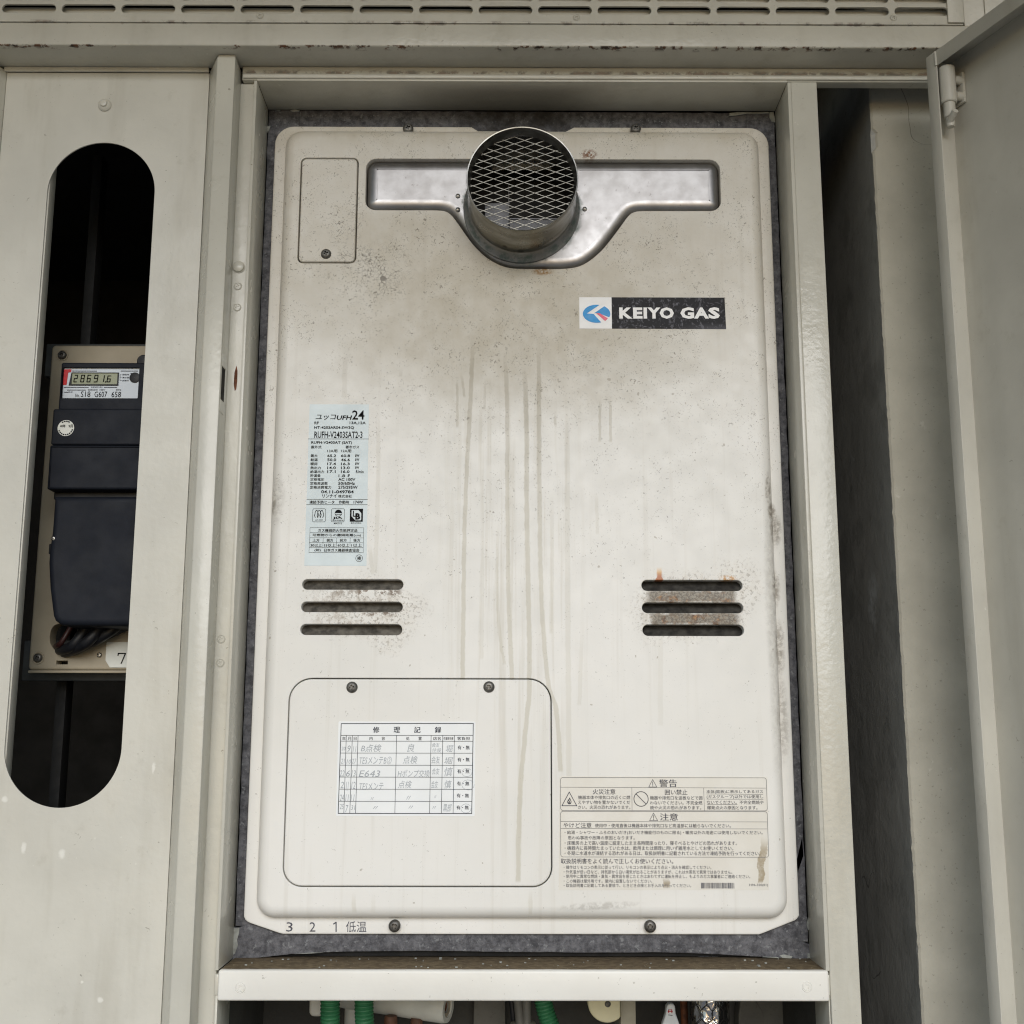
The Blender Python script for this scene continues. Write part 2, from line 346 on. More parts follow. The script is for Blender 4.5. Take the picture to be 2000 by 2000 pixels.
def foil():
    n = NB('foil', S(206, 206, 208), .16, 1.0); n.bump(n.noise(60, 3, .6, 1.0), .5, .004); M['foil'] = n.m
foil()
def black_sticker():
    n = NB('sticker_black', S(52, 52, 56), .5, 0, .2)
    w = n.noise(90, 4, .65, 2.5); sc_ = n.ss(w, .50, .58)
    w2 = n.noise(1, 3, .6, 1.0, v=n.vec(260, 0, 120, 3.))
    f = n.mx(n.mul(sc_, n.ss(w2, .42, .6)), n.mul(n.ss(n.X, .155, .2), n.ss(n.Z, 1.742, 1.728)))
    n.base(n.mix(n.mul(f, .45), S(30, 30, 34), S(140, 140, 150))); M['sticker_black'] = n.m
black_sticker()
def warn_film():
    n = NB('warning_film', S(224, 222, 214), .3)
    c = n.mix(n.ss(n.noise(30, 3), .3, .7), S(221, 218, 209), S(228, 226, 219))
    wob = n.m_('MULTIPLY_ADD', n.noise(140, 4, .7), .006, -.003); Xw = n.add(n.X, wob)
    t = n.line([(0.22980, 1.26287), (0.22783, 1.24652), (0.22470, 1.23552), (0.22583, 1.22894), (0.22322, 1.21932)], .0062, Xw, .02, 1.0, .8)
    t = n.mx(t, n.line([(0.14117, 1.22577), (0.14048, 1.21485)], .0062, Xw, .006, .9, .8))
    c = n.mix(n.mul(t, n.ss(n.noise(160, 4, .7, off=3.), .25, .6, .35, .9)), c, S(158, 144, 118))
    n.base(c); M['warning_film'] = n.m
warn_film()
def gasket():
    n = NB('gasket_felt', S(84, 84, 88), .9)
    c = n.mix(n.ss(n.noise(150, 5, .75), .3, .7), S(62, 62, 66), S(112, 112, 116))
    c = n.mix(n.mul(n.ss(n.noise(210, 3, .6, off=2.), .60, .68), .6), c, S(140, 142, 144))
    sk = n.mul(n.blob(*(0.01051, 1.96156), .075, .03), n.ss(n.noise(60, 3), .25, .6))
    c = n.mix(n.mul(sk, .85), c, S(34, 30, 25))
    n.base(c); n.bump(n.noise(120, 4, .7), .5, .002); M['gasket_felt'] = n.m
gasket()
simple('torn_paper', S(158, 160, 154), .8, 0, .2, 120)
def concrete(name, c0, c1, patch, sc=1.0, cracks=True):
    n = NB(name, c0, .9)
    c = n.mix(n.ss(n.noise(9*sc, 5, .65), .3, .7), c0, c1)
    c = n.mix(n.mul(n.ss(n.noise(34*sc, 5, .65, .4, off=2.), .66, .72), .45), c, patch)
    if cracks:
        iso = n.m_('ABSOLUTE', n.m_('SUBTRACT', n.noise(4.2, 3, .5, off=6.), .5))
        ck = n.mul(n.ss(iso, .0016, .0005), n.ss(n.noise(7, 2, off=4.), .50, .58))
        c = n.mix(n.mul(ck, .55), c, S(60, 57, 50))
    c = n.mix(n.mul(n.ss(n.noise(320, 2, off=5.), .66, .72), .3), c, S(70, 68, 60))
    if name == 'raw_concrete':
        b = n.mul(n.blob(.068, 1.481, .022, .034, n.add(n.Y, n.m_('MULTIPLY_ADD', n.noise(50, 4, .7), .03, -.015)), n.add(n.Z, n.m_('MULTIPLY_ADD', n.noise(40, 4, .7, off=3.), .03, -.015))), n.ss(n.noise(60, 4, .7), .3, .6))
        c = n.mix(n.mul(b, .8), c, S(232, 236, 236))
        c = n.mix(n.mul(n.ss(n.noise(12, 5, .7, off=8.), .5, .62), .35), c, S(120, 119, 114))
    n.base(c); n.bump(n.noise(60, 5, .65), .35, .003); n.bump(n.noise(16, 3, .6), .08, .006); M[name] = n.m
concrete('plaster', S(168, 164, 151), S(186, 182, 168), S(206, 203, 192))
concrete('raw_concrete', S(176, 176, 171), S(196, 195, 189), S(210, 212, 210))
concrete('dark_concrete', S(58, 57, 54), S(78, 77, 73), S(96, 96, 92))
concrete('mortar', S(92, 91, 86), S(118, 116, 109), S(138, 137, 132))
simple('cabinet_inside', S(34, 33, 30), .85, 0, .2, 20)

# ------------------------------------------------------------------ geometry helpers
class MB:
    def __init__(s): s.bm = bmesh.new()
    def box(s, x0, x1, y0, y1, z0, z1, bev=0.0, seg=2):
        t = bmesh.new(); bmesh.ops.create_cube(t, size=1)
        for v in t.verts: v.co = Vector((x0+(v.co.x+.5)*(x1-x0), y0+(v.co.y+.5)*(y1-y0), z0+(v.co.z+.5)*(z1-z0)))
        if bev: bmesh.ops.bevel(t, geom=t.edges[:], offset=bev, segments=seg, profile=.5, affect='EDGES')
        for f in t.faces: f.smooth = False
        return s.join(t, False)
    def join(s, t, sm=True):
        if sm:
            for f in t.faces: f.smooth = True
        me = bpy.data.meshes.new("_t"); t.to_mesh(me); t.free(); s.bm.from_mesh(me); bpy.data.meshes.remove(me); return s
    def prism(s, pts, a0, a1, axis='x', bev=0.0, seg=2):
        """polygon extruded along an axis: pts are (y,z) for x, (x,z) for y, (x,y) for z"""
        t = bmesh.new()
        def P(p, a): return {'x': (a, p[0], p[1]), 'y': (p[0], a, p[1]), 'z': (p[0], p[1], a)}[axis]
        A = [t.verts.new(P(p, a0)) for p in pts]; B = [t.verts.new(P(p, a1)) for p in pts]; n = len(pts)
        t.faces.new(A); t.faces.new(B[::-1])
        for i in range(n): t.faces.new((A[i], A[(i+1) % n], B[(i+1) % n], B[i]))
        bmesh.ops.recalc_face_normals(t, faces=t.faces[:])
        if bev: bmesh.ops.bevel(t, geom=t.edges[:], offset=bev, segments=seg, profile=.5, affect='EDGES')
        for f in t.faces: f.smooth = False
        return s.join(t, False)
    def plate(s, outer, holes=(), yf=0.0, yb=.002, r=.0005, seg=2, rh=None, rise=None):
        """plate facing -Y: outline (x,z) with holes; rounded front arrises of radius r (holes rh);
        rise: radius may differ in depth"""
        t = bmesh.new(); rh = r if rh is None else rh; edges = []
        def ccw(p):
            a = sum(p[i][0]*p[(i+1) % len(p)][1]-p[(i+1) % len(p)][0]*p[i][1] for i in range(len(p)))
            return p if a > 0 else p[::-1]
        def inset(p, d):
            o = []; n = len(p)
            for i in range(n):
                a, b, c = Vector(p[i-1]), Vector(p[i]), Vector(p[(i+1) % n])
                e1 = (b-a).normalized(); e2 = (c-b).normalized()
                n1 = Vector((-e1.y, e1.x)); n2 = Vector((-e2.y, e2.x)); m = n1+n2
                if m.length < 1e-6: m = n1
                m.normalize(); k = d/max(.5, m.dot(n1)); q = b+m*k; o.append((q.x, q.y))
            return o
        def rings(p, rad, ry):
            R = [(p, yb)]
            if rad > 0:
                for k in range(seg+1):
                    a = pi/2*k/seg; R.append((inset(p, rad*(1-cos(a))), yf+ry*(1-sin(a))))
                R.append((inset(p, rad+min(.0004, rad*.4)), yf))       # keeps the flat face's shading flat
            else: R.append((p, yf))
            prev = None
            for q, y in R:
                cur = [t.verts.new((x, y, z)) for x, z in q]
                if prev:
                    for i in range(len(q)): t.faces.new((prev[i], prev[(i+1) % len(q)], cur[(i+1) % len(q)], cur[i]))
                prev = cur
            for i in range(len(prev)):
                e = t.edges.get((prev[i], prev[(i+1) % len(prev)])) or t.edges.new((prev[i], prev[(i+1) % len(prev)])); edges.append(e)
        rings(ccw(list(outer)), r, rise if rise else r)
        for h in holes: rings(ccw(list(h))[::-1], rh, rh)
        bmesh.ops.triangle_fill(t, edges=edges, use_beauty=True, use_dissolve=False, normal=(0, -1, 0))
        bmesh.ops.recalc_face_normals(t, faces=t.faces[:])
        f = min(t.faces, key=lambda f: f.calc_center_median().y)
        if f.normal.y > 0: bmesh.ops.reverse_faces(t, faces=t.faces[:])
        return s.join(t)
    def lathe(s, c, prof, n=40, axis='y'):
        """prof: (radius, along) around an axis through c"""
        t = bmesh.new(); prev = None
        for r, a in prof:
            if r < 1e-6: cur = [t.verts.new((0, a, 0))]
            else: cur = [t.verts.new((r*cos(2*pi*i/n), a, r*sin(2*pi*i/n))) for i in range(n)]
            if prev:
                for i in range(n):
                    j = (i+1) % n
                    if len(prev) == 1: t.faces.new((prev[0], cur[i], cur[j]))
                    elif len(cur) == 1: t.faces.new((prev[i], prev[j], cur[0]))
                    else: t.faces.new((prev[i], prev[j], cur[j], cur[i]))
            prev = cur
        bmesh.ops.recalc_face_normals(t, faces=t.faces[:])
        if axis == 'z': bmesh.ops.rotate(t, verts=t.verts[:], cent=(0, 0, 0), matrix=Matrix.Rotation(pi/2, 3, 'X'))
        if axis == 'x': bmesh.ops.rotate(t, verts=t.verts[:], cent=(0, 0, 0), matrix=Matrix.Rotation(-pi/2, 3, 'Z'))
        bmesh.ops.translate(t, verts=t.verts[:], vec=c)
        return s.join(t)
    def tube(s, pts, r, n=10, cap=True):
        t = bmesh.new(); prev = None; P = [Vector(p) for p in pts]; rr = r if callable(r) else (lambda i: r)
        ref = None
        for i, p in enumerate(P):
            d = (P[min(i+1, len(P)-1)]-P[max(i-1, 0)]).normalized()
            if ref is None: ref = d.orthogonal().normalized()
            u = (ref-d*ref.dot(d)).normalized(); ref = u; v = d.cross(u)
            cur = [t.verts.new(p+(u*cos(2*pi*k/n)+v*sin(2*pi*k/n))*rr(i)) for k in range(n)]
            if prev:
                for k in range(n): t.faces.new((prev[k], prev[(k+1) % n], cur[(k+1) % n], cur[k]))
            elif cap: t.faces.new(cur[::-1])
            prev = cur
        if cap: t.faces.new(prev)
        bmesh.ops.recalc_face_normals(t, faces=t.faces[:])
        return s.join(t)
    def quad(s, a, b, c, d):
        s.bm.faces.new([s.bm.verts.new(p) for p in (a, b, c, d)]); return s
    def stroke(s, pts, w, y):
        """flat printed line in a plane facing -Y"""
        for (x0, z0), (x1, z1) in zip(pts, pts[1:]):
            d = Vector((x1-x0, z1-z0))
            if d.length < 1e-7: continue
            d.normalize(); nx, nz = -d.y*w/2, d.x*w/2; ex, ez = d.x*w*.3, d.y*w*.3
            s.quad((x0-ex+nx, y, z0-ez+nz), (x0-ex-nx, y, z0-ez-nz), (x1+ex-nx, y, z1+ez-nz), (x1+ex+nx, y, z1+ez+nz))
        return s
    def text(s, body, p0, p1, y, bold=0.0, shear=0.0, keep=False):
        """lettering fitted into the box p0..p1 (x,z) on the plane y"""
        cjk = any(ord(ch) > 0x2000 for ch in body)
        if cjk and bold and not keep:      # heavier strokes for characters whose outlines cannot be offset: strike twice
            k = abs(p1[1]-p0[1])*bold*.9
            for dx, dy in ((-k, 0), (k, .00002)): s.text(body, (p0[0]+dx, p0[1]), (p1[0]+dx, p1[1]), y-dy, 0.0, shear, True)
            return s
        c = bpy.data.curves.new("_t", 'FONT'); c.body = body; c.resolution_u = 2; c.offset = bold; c.shear = shear
        o = bpy.data.objects.new("_t", c); COL.objects.link(o); bpy.context.view_layer.update()
        me = bpy.data.meshes.new_from_object(o.evaluated_get(bpy.context.evaluated_depsgraph_get()))
        bpy.data.objects.remove(o); bpy.data.curves.remove(c)
        if not len(me.vertices): return s
        xs = [v.co.x for v in me.vertices]; ys = [v.co.y for v in me.vertices]
        ax, bx, ay, by = min(xs), max(xs), min(ys), max(ys)
        x0, x1 = sorted((p0[0], p1[0])); z0, z1 = sorted((p0[1], p1[1]))
        for v in me.vertices:
            v.co = Vector((x0+(v.co.x-ax)/max(1e-6, bx-ax)*(x1-x0), y, z0+(v.co.y-ay)/max(1e-6, by-ay)*(z1-z0)))
        s.bm.from_mesh(me); bpy.data.meshes.remove(me); return s
    def build(s, name, mat, parent=None, smooth=True):
        me = bpy.data.meshes.new(name)
        if parent is not None:
            w = parent; off = Vector((0, 0, 0))
            while w is not None: off += w.location; w = w.parent
            if not parent.get('_local'): bmesh.ops.translate(s.bm, verts=s.bm.verts[:], vec=-off)
        s.bm.to_mesh(me); s.bm.free()
        me.materials.append(M[mat] if isinstance(mat, str) else mat)
        if smooth:
            me.set_sharp_from_angle(angle=radians(38))
        else: me.polygons.foreach_set('use_smooth', [False]*len(me.polygons))
        o = bpy.data.objects.new(name, me); COL.objects.link(o)
        if parent is not None: o.parent = parent
        return o

def rrect(x0, x1, z0, z1, r, n=7):
    rs = r if isinstance(r, (tuple, list)) else (r,)*4; o = []       # order: bl, br, tr, tl
    for (cx, cz, a0, rr) in ((x0, z0, pi, rs[0]), (x1, z0, 1.5*pi, rs[1]), (x1, z1, 0, rs[2]), (x0, z1, .5*pi, rs[3])):
        mx_ = cx+rr if cx == x0 else cx-rr; mz = cz+rr if cz == z0 else cz-rr
        for k in range(n+1):
            a = a0+pi/2*k/n; o.append((mx_+rr*cos(a), mz+rr*sin(a)))
    return o
def stadium(x0, x1, z0, z1, n=10): return rrect(x0, x1, z0, z1, min(x1-x0, z1-z0)/2-1e-6, n)
def circle(cx, cz, r, n=32): return [(cx+r*cos(2*pi*i/n), cz+r*sin(2*pi*i/n)) for i in range(n)]
def spline(pts, n=6):
    o = []; m = len(pts)
    for i in range(m-1):
        p0, p1, p2, p3 = pts[max(0, i-1)], pts[i], pts[i+1], pts[min(m-1, i+2)]
        for k in range(n):
            t = k/n
            o.append(tuple(.5*((2*b)+(-a+c)*t+(2*a-5*b+4*c-d)*t*t+(-a+3*b-3*c+d)*t**3) for a, b, c, d in zip(p0, p1, p2, p3)))
    o.append(tuple(pts[-1])); return o

def tag(o, label=None, cat=None, group=None, kind=None):
    if label: o['label'] = label
    if cat: o['category'] = cat
    if group: o['group'] = group
    if kind: o['kind'] = kind
    return o
def thing(name, label, cat, loc, group=None, rotz=0, local=False):
    o = bpy.data.objects.new(name, None); COL.objects.link(o); o.location = loc; o.rotation_euler = (0, 0, rotz)
    o.empty_display_size = .05
    if local: o['_local'] = 1
    return tag(o, label, cat, group)
def struct(name, mb, mat): return tag(mb.build(name, mat), kind='structure')

def screw(mb, x, z, y, r=.0045, h=.0022, rot=.3, cs=.5):
    """pan head with a cross recess"""
    k, w = r*cs, r*.15; plus = []
    for q in range(4):
        a = rot+q*pi/2
        for px, pz in ((k, -w), (k, w), (w, w)):
            plus.append((x+px*cos(a)-pz*sin(a), z+px*sin(a)+pz*cos(a)))
    mb.plate(circle(x, z, r, 22), [plus], y-h, y, r*.55, 3, 0.0, rise=h*.9)
    mb.plate(circle(x, z, r*.8, 12), [], y-h*.25, y, 0.0)
    return mb
def csk(mb, x, z, y, r=.004):
    """painted-over countersunk head, nearly flush"""
    k, w = r*.55, r*.17; plus = []
    for q in range(4):
        a = .5+q*pi/2
        for px, pz in ((k, -w), (k, w), (w, w)):
            plus.append((x+px*cos(a)-pz*sin(a), z+px*sin(a)+pz*cos(a)))
    mb.lathe((x, y, z), [(r*1.25, 0), (r*1.12, -.0005), (r, -.0001), (r*.93, -.0004), (r*.86, -.0007)], 22)
    mb.plate(circle(x, z, r*.86, 22), [plus], y-.0007, y, 0.0, 2, 0.0)
    mb.plate(circle(x, z, r*.6, 10), [], y+.0010, y+.0012, 0.0)
    return mb

# ------------------------------------------------------------------ setting
YR, YL, YD, YK, YS = -.051, -.0864, -.046, -.072, -.045
g = MB(); g.box(-6, 6, -9, 3, -.1, 0.0); struct('ground', g, 'floor_concrete')
g = MB(); g.box(-5, 5, -1.48, .6, 2.46, 2.66); struct('ceiling', g, 'ceiling_paint')
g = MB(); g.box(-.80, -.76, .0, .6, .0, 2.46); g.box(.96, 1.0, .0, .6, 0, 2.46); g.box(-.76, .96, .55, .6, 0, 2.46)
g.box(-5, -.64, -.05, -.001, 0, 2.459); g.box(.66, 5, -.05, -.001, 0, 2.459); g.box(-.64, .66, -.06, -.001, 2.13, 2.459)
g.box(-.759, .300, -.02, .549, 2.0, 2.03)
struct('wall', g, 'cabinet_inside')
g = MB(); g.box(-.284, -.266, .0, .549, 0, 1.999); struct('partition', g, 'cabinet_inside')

# ------------------------------------------------------------------ cabinet frame
fr = thing('steel_surround', 'beige painted steel frame around the water heater, rust along its top rail', 'frame', (0.0, YR, .6))
g = MB(); g.box(-.62, .64, YL, -.046, 1.9858, 2.0093, .0016, 3); g.build('lintel', 'lintel_paint', fr)
g = MB(); g.box(-.2585, .50, YR, -.0388, 1.9712, 1.9857, .0012, 3)
g.prism([(-.0510, 1.9722), (-.0528, 1.9726), (-.0536, 1.9742), (-.0532, 1.9764), (-.0518, 1.9777), (-.0508, 1.9778)], -.2570, .50, 'x')
g.build('head_strip', 'lintel_paint', fr)
g = MB(); g.box(-.49, -.2915, -.0492, -.0465, 1.9812, 1.9857, .0006); g.build('rebate_strip', 'frame_paint', fr)
# left post, a folded section with a sloped cheek on the meter side
po = MB().prism([(-.2912, -.0455), (-.2776, -.072), (-.2606, -.072), (-.2606, -.030), (-.2912, -.030)], .6, 1.9838, 'z', .0010).build('post', 'frame_paint', fr)
MB().box(-.2770, -.2612, -.0712, -.060, 1.9832, 1.9856, .0008).build('end_cap', 'frame_paint', po)
pl = MB().prism([(-.52, -.030), (-.52, -.072), (-.5060, -.072), (-.4884, -.0455), (-.4884, -.030)], .6, 1.9838, 'z', .0010).build('post', 'frame_paint', fr)
pr = MB(); pr.box(.2724, .2976, YR, -.0300, .6, 1.9711, .0010, 3); pr.build('post', 'post_paint', fr)
# lock strip with a dark patch for its keep hole, rust chip and screws
hz1, hz0 = (-0.25845, 1.67842)[1], (-0.25706, 1.64772)[1]
g = MB(); g.plate(rrect(-.2612, -.2468, .6, 1.9711, .0008, 2), [], YS, -.034, .0008, 3)
ls = g.build('lock_strip', 'frame_paint', fr)
MB().box(-.2607, -.2604, -.0672, -.0556, hz0, hz1, .0001, 1).build('keep_dark_patch', 'opening_dark', po)  # solid dark box on the cheek, its colour stands for the hole's shade
for a, b in ((hz1+.0005, hz1+.012), (hz0-.012, hz0-.0005)):
    MB().box(-.2607, -.2602, -.0690, -.0535, a, b, .0002, 1).build('keep_plate', 'frame_paint', po)
x, z = (-0.25471, 1.78237)
MB().lathe((x, YS, z), [(.0058, 0), (.0060, -.0006), (.0052, -.0010), (.0050, -.0024), (.0042, -.0030), (.0001, -.0031)], 28).build('pin', 'frame_paint', ls)
for x, z in ((-0.25471, 1.76329), (-0.25443, 1.74247), (-0.25543, 1.43245), (-0.25520, 1.41138)):
    csk(MB(), x, z, YS, .0031).build('screw', 'frame_paint', ls)
chip = [(-0.25271, 1.68593), (-0.25155, 1.68099), (-0.25134, 1.67064), (-0.25197, 1.66326), (-0.25330, 1.66130), (-0.25455, 1.66817), (-0.25431, 1.67901)]
MB().plate(chip, [], YS-.0002, YS+.0002, 0.0).build('rust_chip', 'rusty_brown', ls)
# reveals and their narrow front lips
g = MB(); g.box(-.2466, -.2437, YR-.0006, .004, 1.1535, 1.9704, .0005); g.build('reveal', 'frame_paint', fr)
g = MB(); g.box(.2690, .2723, YR-.0006, .004, 1.1535, 1.9704, .0005); g.build('reveal', 'frame_paint', fr)
g = MB(); g.box(-.2437, .2690, YR-.0004, .004, 1.9704, 1.9730, .0005); g.build('reveal', 'lintel_paint', fr)
# sill rail
g = MB(); g.prism([(YR-.0020, 1.1293), (YR-.0020, 1.1540), (.0140, 1.1540), (.0140, 1.1480), (-.030, 1.1480), (-.030, 1.1293)], -.2434, .2710, 'x', .0020, 4); sr = g.build('sill_rail', 'sill_paint', fr)
for x, z in ((-0.22414, 1.14004), (0.25214, 1.14115)): csk(MB(), x, z, YR-.0020, .0036).build('screw', 'sill_paint', sr)
for a, b in ((-.2466, -.2436), (.2711, .2723)):
    MB().box(a, b, YR+.0012, -.03, 1.1335, 1.1500, .0003).build('bracket_tab', 'frame_paint', sr)
MB().box(.2712, .2723, YR+.003, -.0, .6, 1.1330, .0003).build('post_return', 'frame_paint', fr)
MB().box(-.2462, -.2440, YR+.003, -.0, .6, 1.1330, .0003).build('post_return', 'frame_paint', fr)

# ------------------------------------------------------------------ header with vent grille
hd = thing('header_panel', 'plain beige header panel beyond the right end of the vent grille', 'panel', (.5, -.083, 2.0105))
MB().box(.4310, .64, -.0846, -.050, 2.0098, 2.135, .0008).build('sheet', 'lintel_paint', hd)
x = (0.45057, 2.00920)[0]
MB().box(x, .645, -.0866, -.0848, 2.0102, 2.1345, .0006).build('seam_plate', 'lintel_paint', hd)
vg = thing('vent_grille', 'long beige vent grille with rounded slots above the heater opening', 'vent', (0.0, YL, 2.0098))
holes = []
zs0, zs1 = 2.0193, 2.0281
for row in range(7):
    for k in range(-3, 16):
        x0 = -.4796+.0563*k; holes.append(stadium(x0, x0+.0508, zs0+row*.0128, zs1+row*.0128, 6))
g = MB(); g.plate([(-.655, 2.0100), (.4293, 2.0100), (.4293, 2.1345), (-.655, 2.1345)], holes, YL, YL+.0022, .0006, 2, .0004)
g.build('slotted_sheet', 'lintel_paint', vg)
MB().box(.4143, .4294, YL-.0022, YL-.0001, 2.0112, 2.134, .0005).build('end_trim', 'lintel_paint', vg)
zt = (-0.33946, 2.03012)[1]
MB().box(-.655, .428, -.0780, -.0768, 2.0100, zt, .0003).build('inner_lip', 'lintel_paint', vg)
for k in range(1, 7): MB().box(-.655, .428, -.0780, -.0768, zt+.0128*k-.006, zt+.0128*k, .0003).build('inner_lip', 'lintel_paint', vg)
for x, z in ((-0.23559, 2.01665), (0.06337, 2.01595), (0.36331, 2.01685)): csk(MB(), x, z, YL, .0028).build('screw', 'lintel_paint', vg)

# ------------------------------------------------------------------ left door with the oval window
ld = thing('meter_door', 'closed beige steel door with a tall oval cutout over the electric meter', 'door', (-.39, YD, .6))
g = MB(); g.plate(rrect(-.4880, -.2914, .6, 1.9812, .0005, 2), [stadium(-.4403, -.3380, 1.2862, 1.9081, 20)], YD, YD+.0014, .0003, 2, .0002)
g.build('door_skin', 'door_paint', ld)
x = (-0.43892, 1.71995)[0]
MB().box(x-.014, x, -.0440, -.0300, 1.25, 1.94, .0006).build('glazing_strip', 'door_paint', ld)
x, z = (-0.39088, 1.94680)
g = MB(); g.lathe((x, YD, z), [(.0062, 0), (.0064, -.0010), (.0056, -.0022), (.0044, -.0030), (.0036, -.0034), (.0030, -.0052), (.0001, -.0056)], 18)
g.build('bolt', 'door_paint', ld)

# ------------------------------------------------------------------ open door on the right
RZ = radians(-67.7)
od = thing('swing_door', 'open beige steel door swung out at the right of the heater, inner face showing', 'door', (.390, -.090, .6), rotz=RZ, local=True)
H1 = 1.9735-.6
g = MB(); g.box(.0016, .56, .0270, .0286, 0, H1-.0016); g.build('inner_face', 'open_door_paint', od)
g = MB(); g.box(0, .0016, .0014, .0286, 0, H1, .0003); g.build('side_fold', 'open_door_paint', od)
g = MB(); g.box(.0017, .56, .0014, .0286, H1-.0015, H1, .0003); g.build('top_fold', 'open_door_paint', od)
g = MB(); g.box(0, .0130, 0, .0013, 0, H1-.0002, .0004); g.build('return_lip', 'open_door_paint', od)
g = MB(); g.box(.0131, .56, 0, .0013, H1-.0150, H1-.0002, .0004); g.build('return_lip', 'open_door_paint', od)
g = MB(); g.tube([(.0125, -.0002, H1-.001), (.0130, -.0004, H1-.006), (.0128, -.0003, H1-.015)], .0011, 8); g.build('weld_bead', 'open_door_paint', od)
zb1, zb0 = (0.40553, 1.95713)[1]-.6, (0.40464, 1.92112)[1]-.6
g = MB(); g.lathe((.0150, .0097, 0), [(.0001, zb1), (.0066, zb1), (.0074, zb1-.001), (.0074, zb0+.001), (.0066, zb0), (.0001, zb0)], 28, 'z')
for v in g.bm.verts: v.co.z = v.co.z
hg = g.build('hinge', 'open_door_paint', od)
hg['_local'] = 1
zp0 = (0.40466, 1.90684)[1]-.6; zk = (0.40545, 1.89718)[1]-.6
g = MB(); g.lathe((.0152, .0097, 0), [(.0001, zb0), (.0054, zb0), (.0054, zp0+.0006), (.0048, zp0), (.0040, zp0), (.0040, zk+.003), (.0034, zk+.0008), (.0001, zk)], 24, 'z')
g.build('hinge_pin', 'open_door_paint', hg)
g = MB(); g.tube([(.0150, .0085, zp0-.0050), (.0205, .0072, zp0-.0020), (.0262, .0060, zp0+.0012)], .0030, 14); g.build('pin_handle', 'open_door_paint', hg)
g = MB(); g.box(.0055, .0200, .0236, .0268, zb0+.003, zb1-.003, .0010); g.build('hinge_leaf', 'open_door_paint', hg)
for zz in (zb1-.011, zb0+.009):
    MB().lathe((.0165, .0236, zz), [(.0042, .001), (.0042, -.0050), (.0034, -.0070), (.0001, -.0076)], 16).build('hinge_screw', 'open_door_paint', hg)

# ------------------------------------------------------------------ concrete pillar in the open bay
g = MB()
random.seed(3)
zz = [.0+i*.005 for i in range(int(2.45/.005)+1)]
e = [.3785+.0005*mnoise.noise((0, 0, z*40))+.0010*mnoise.noise((3, 0, z*190))-(.0035 if mnoise.noise((7, 0, z*22)) > .52 else 0)*-1 for z in zz]
bm = g.bm; rows = []
for z, x in zip(zz, e):
    rows.append([bm.verts.new(p) for p in ((.3615, .5, z), (.3615, -.0055, z), (x-.017, -.0085, z), (x-.015, -.0100, z), (.60, -.010, z))])
for a, b in zip(rows, rows[1:]):
    for i in range(4):
        f = bm.faces.new((a[i], a[i+1], b[i+1], b[i])); f.material_index = 1 if i < 2 else 0
cp = g.build('concrete_pillar', 'plaster', smooth=False); cp.data.materials.append(M['raw_concrete'])
bmx = bmesh.new(); bmx.from_mesh(cp.data); bmesh.ops.recalc_face_normals(bmx, faces=bmx.faces[:]); bmx.to_mesh(cp.data); bmx.free()
tag(cp, 'concrete pillar with a beige plastered front and bare grey side, behind the open bay', 'pillar')

# ------------------------------------------------------------------ water heater
YM = -.012
wh = thing('water_heater', 'dirty cream gas water heater with round flue outlet, louvres and stickers', 'water heater', (.0125, 0, 1.174))
fl = []
fx0, fx1, fz0, fz1 = -.2350, .2605, 1.1747, 1.9505
fl = [(fx0, (-0.23441, 1.18967)[1]), (-0.23337, 1.18661), (-0.23149, 1.18509), (-0.22870, 1.18379), (-0.20244, 1.17533), ((-0.19922, 1.17447)[0], fz0),
      ((0.22365, 1.17496)[0], fz0), (0.22686, 1.17562), (0.25603, 1.18655), (0.25838, 1.18808), (fx1, (0.25965, 1.19115)[1])]
tr = rrect(fx0, fx1, fz0, fz1, (.001, .001, .019, .019), 8)
fl += tr[18:27]
fl += [(0.06512, 1.95043), (0.05684, 1.94584), (-0.03117, 1.94603), (-0.03790, 1.95046)]
fl += tr[27:36]
g = MB()
ix0, ix1, iz0, iz1 = -.2235, .2495, 1.1888, 1.9430
g.plate(fl, [rrect(ix0+.004, ix1-.004, iz0+.004, iz1-.004, .014, 6)], 0.0, .0035, .0012, 2, 0.0)
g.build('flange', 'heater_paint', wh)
hole_cover = rrect((-0.20602, 1.86062)[0], (-0.14883, 1.86081)[0], (-0.17634, 1.80011)[1], (-0.17959, 1.91045)[1], .0058, 6)
hole_insp = rrect((-0.19963, 1.30370)[0], (0.03984, 1.30408)[0], (-0.07985, 1.21631)[1], (-0.08279, 1.39990)[1], (.0175, .0175, .021, .021), 9)
def arc(c, r, a0, a1, n=6): return [(c[0]+r*cos(radians(a0+(a1-a0)*k/n)), c[1]+r*sin(radians(a0+(a1-a0)*k/n))) for k in range(n+1)]
ztop = (-0.09853, 1.90964)[1]; zbl = (-0.09760, 1.85545)[1]; xl = (-0.14129, 1.88237)[0]; xr = (0.20844, 1.88354)[0]; zbr = (0.16384, 1.85566)[1]
rr = .0105
left = arc((xl+rr, ztop-rr), rr, 90, 180)+arc((xl+rr, zbl+rr), rr, 180, 270)
low = [(-0.07499, 1.85553), (-0.06443, 1.85492), (-0.05837, 1.85199), (-0.05227, 1.84506), (-0.04058, 1.82752), (-0.03200, 1.81641), (-0.02095, 1.80587), (-0.00796, 1.79853), (0.00500, 1.79541), (0.02791, 1.79495), (0.05581, 1.79541),
       (0.07279, 1.79983), (0.08991, 1.81361), (0.10517, 1.83330), (0.11696, 1.84988), (0.12357, 1.85446), (0.13164, 1.85545)]
right = arc((xr-rr, zbr+rr), rr, 270, 360)+arc((xr-rr, ztop-rr), rr, 0, 90)
hole_flue = left+spline(low, 4)+right
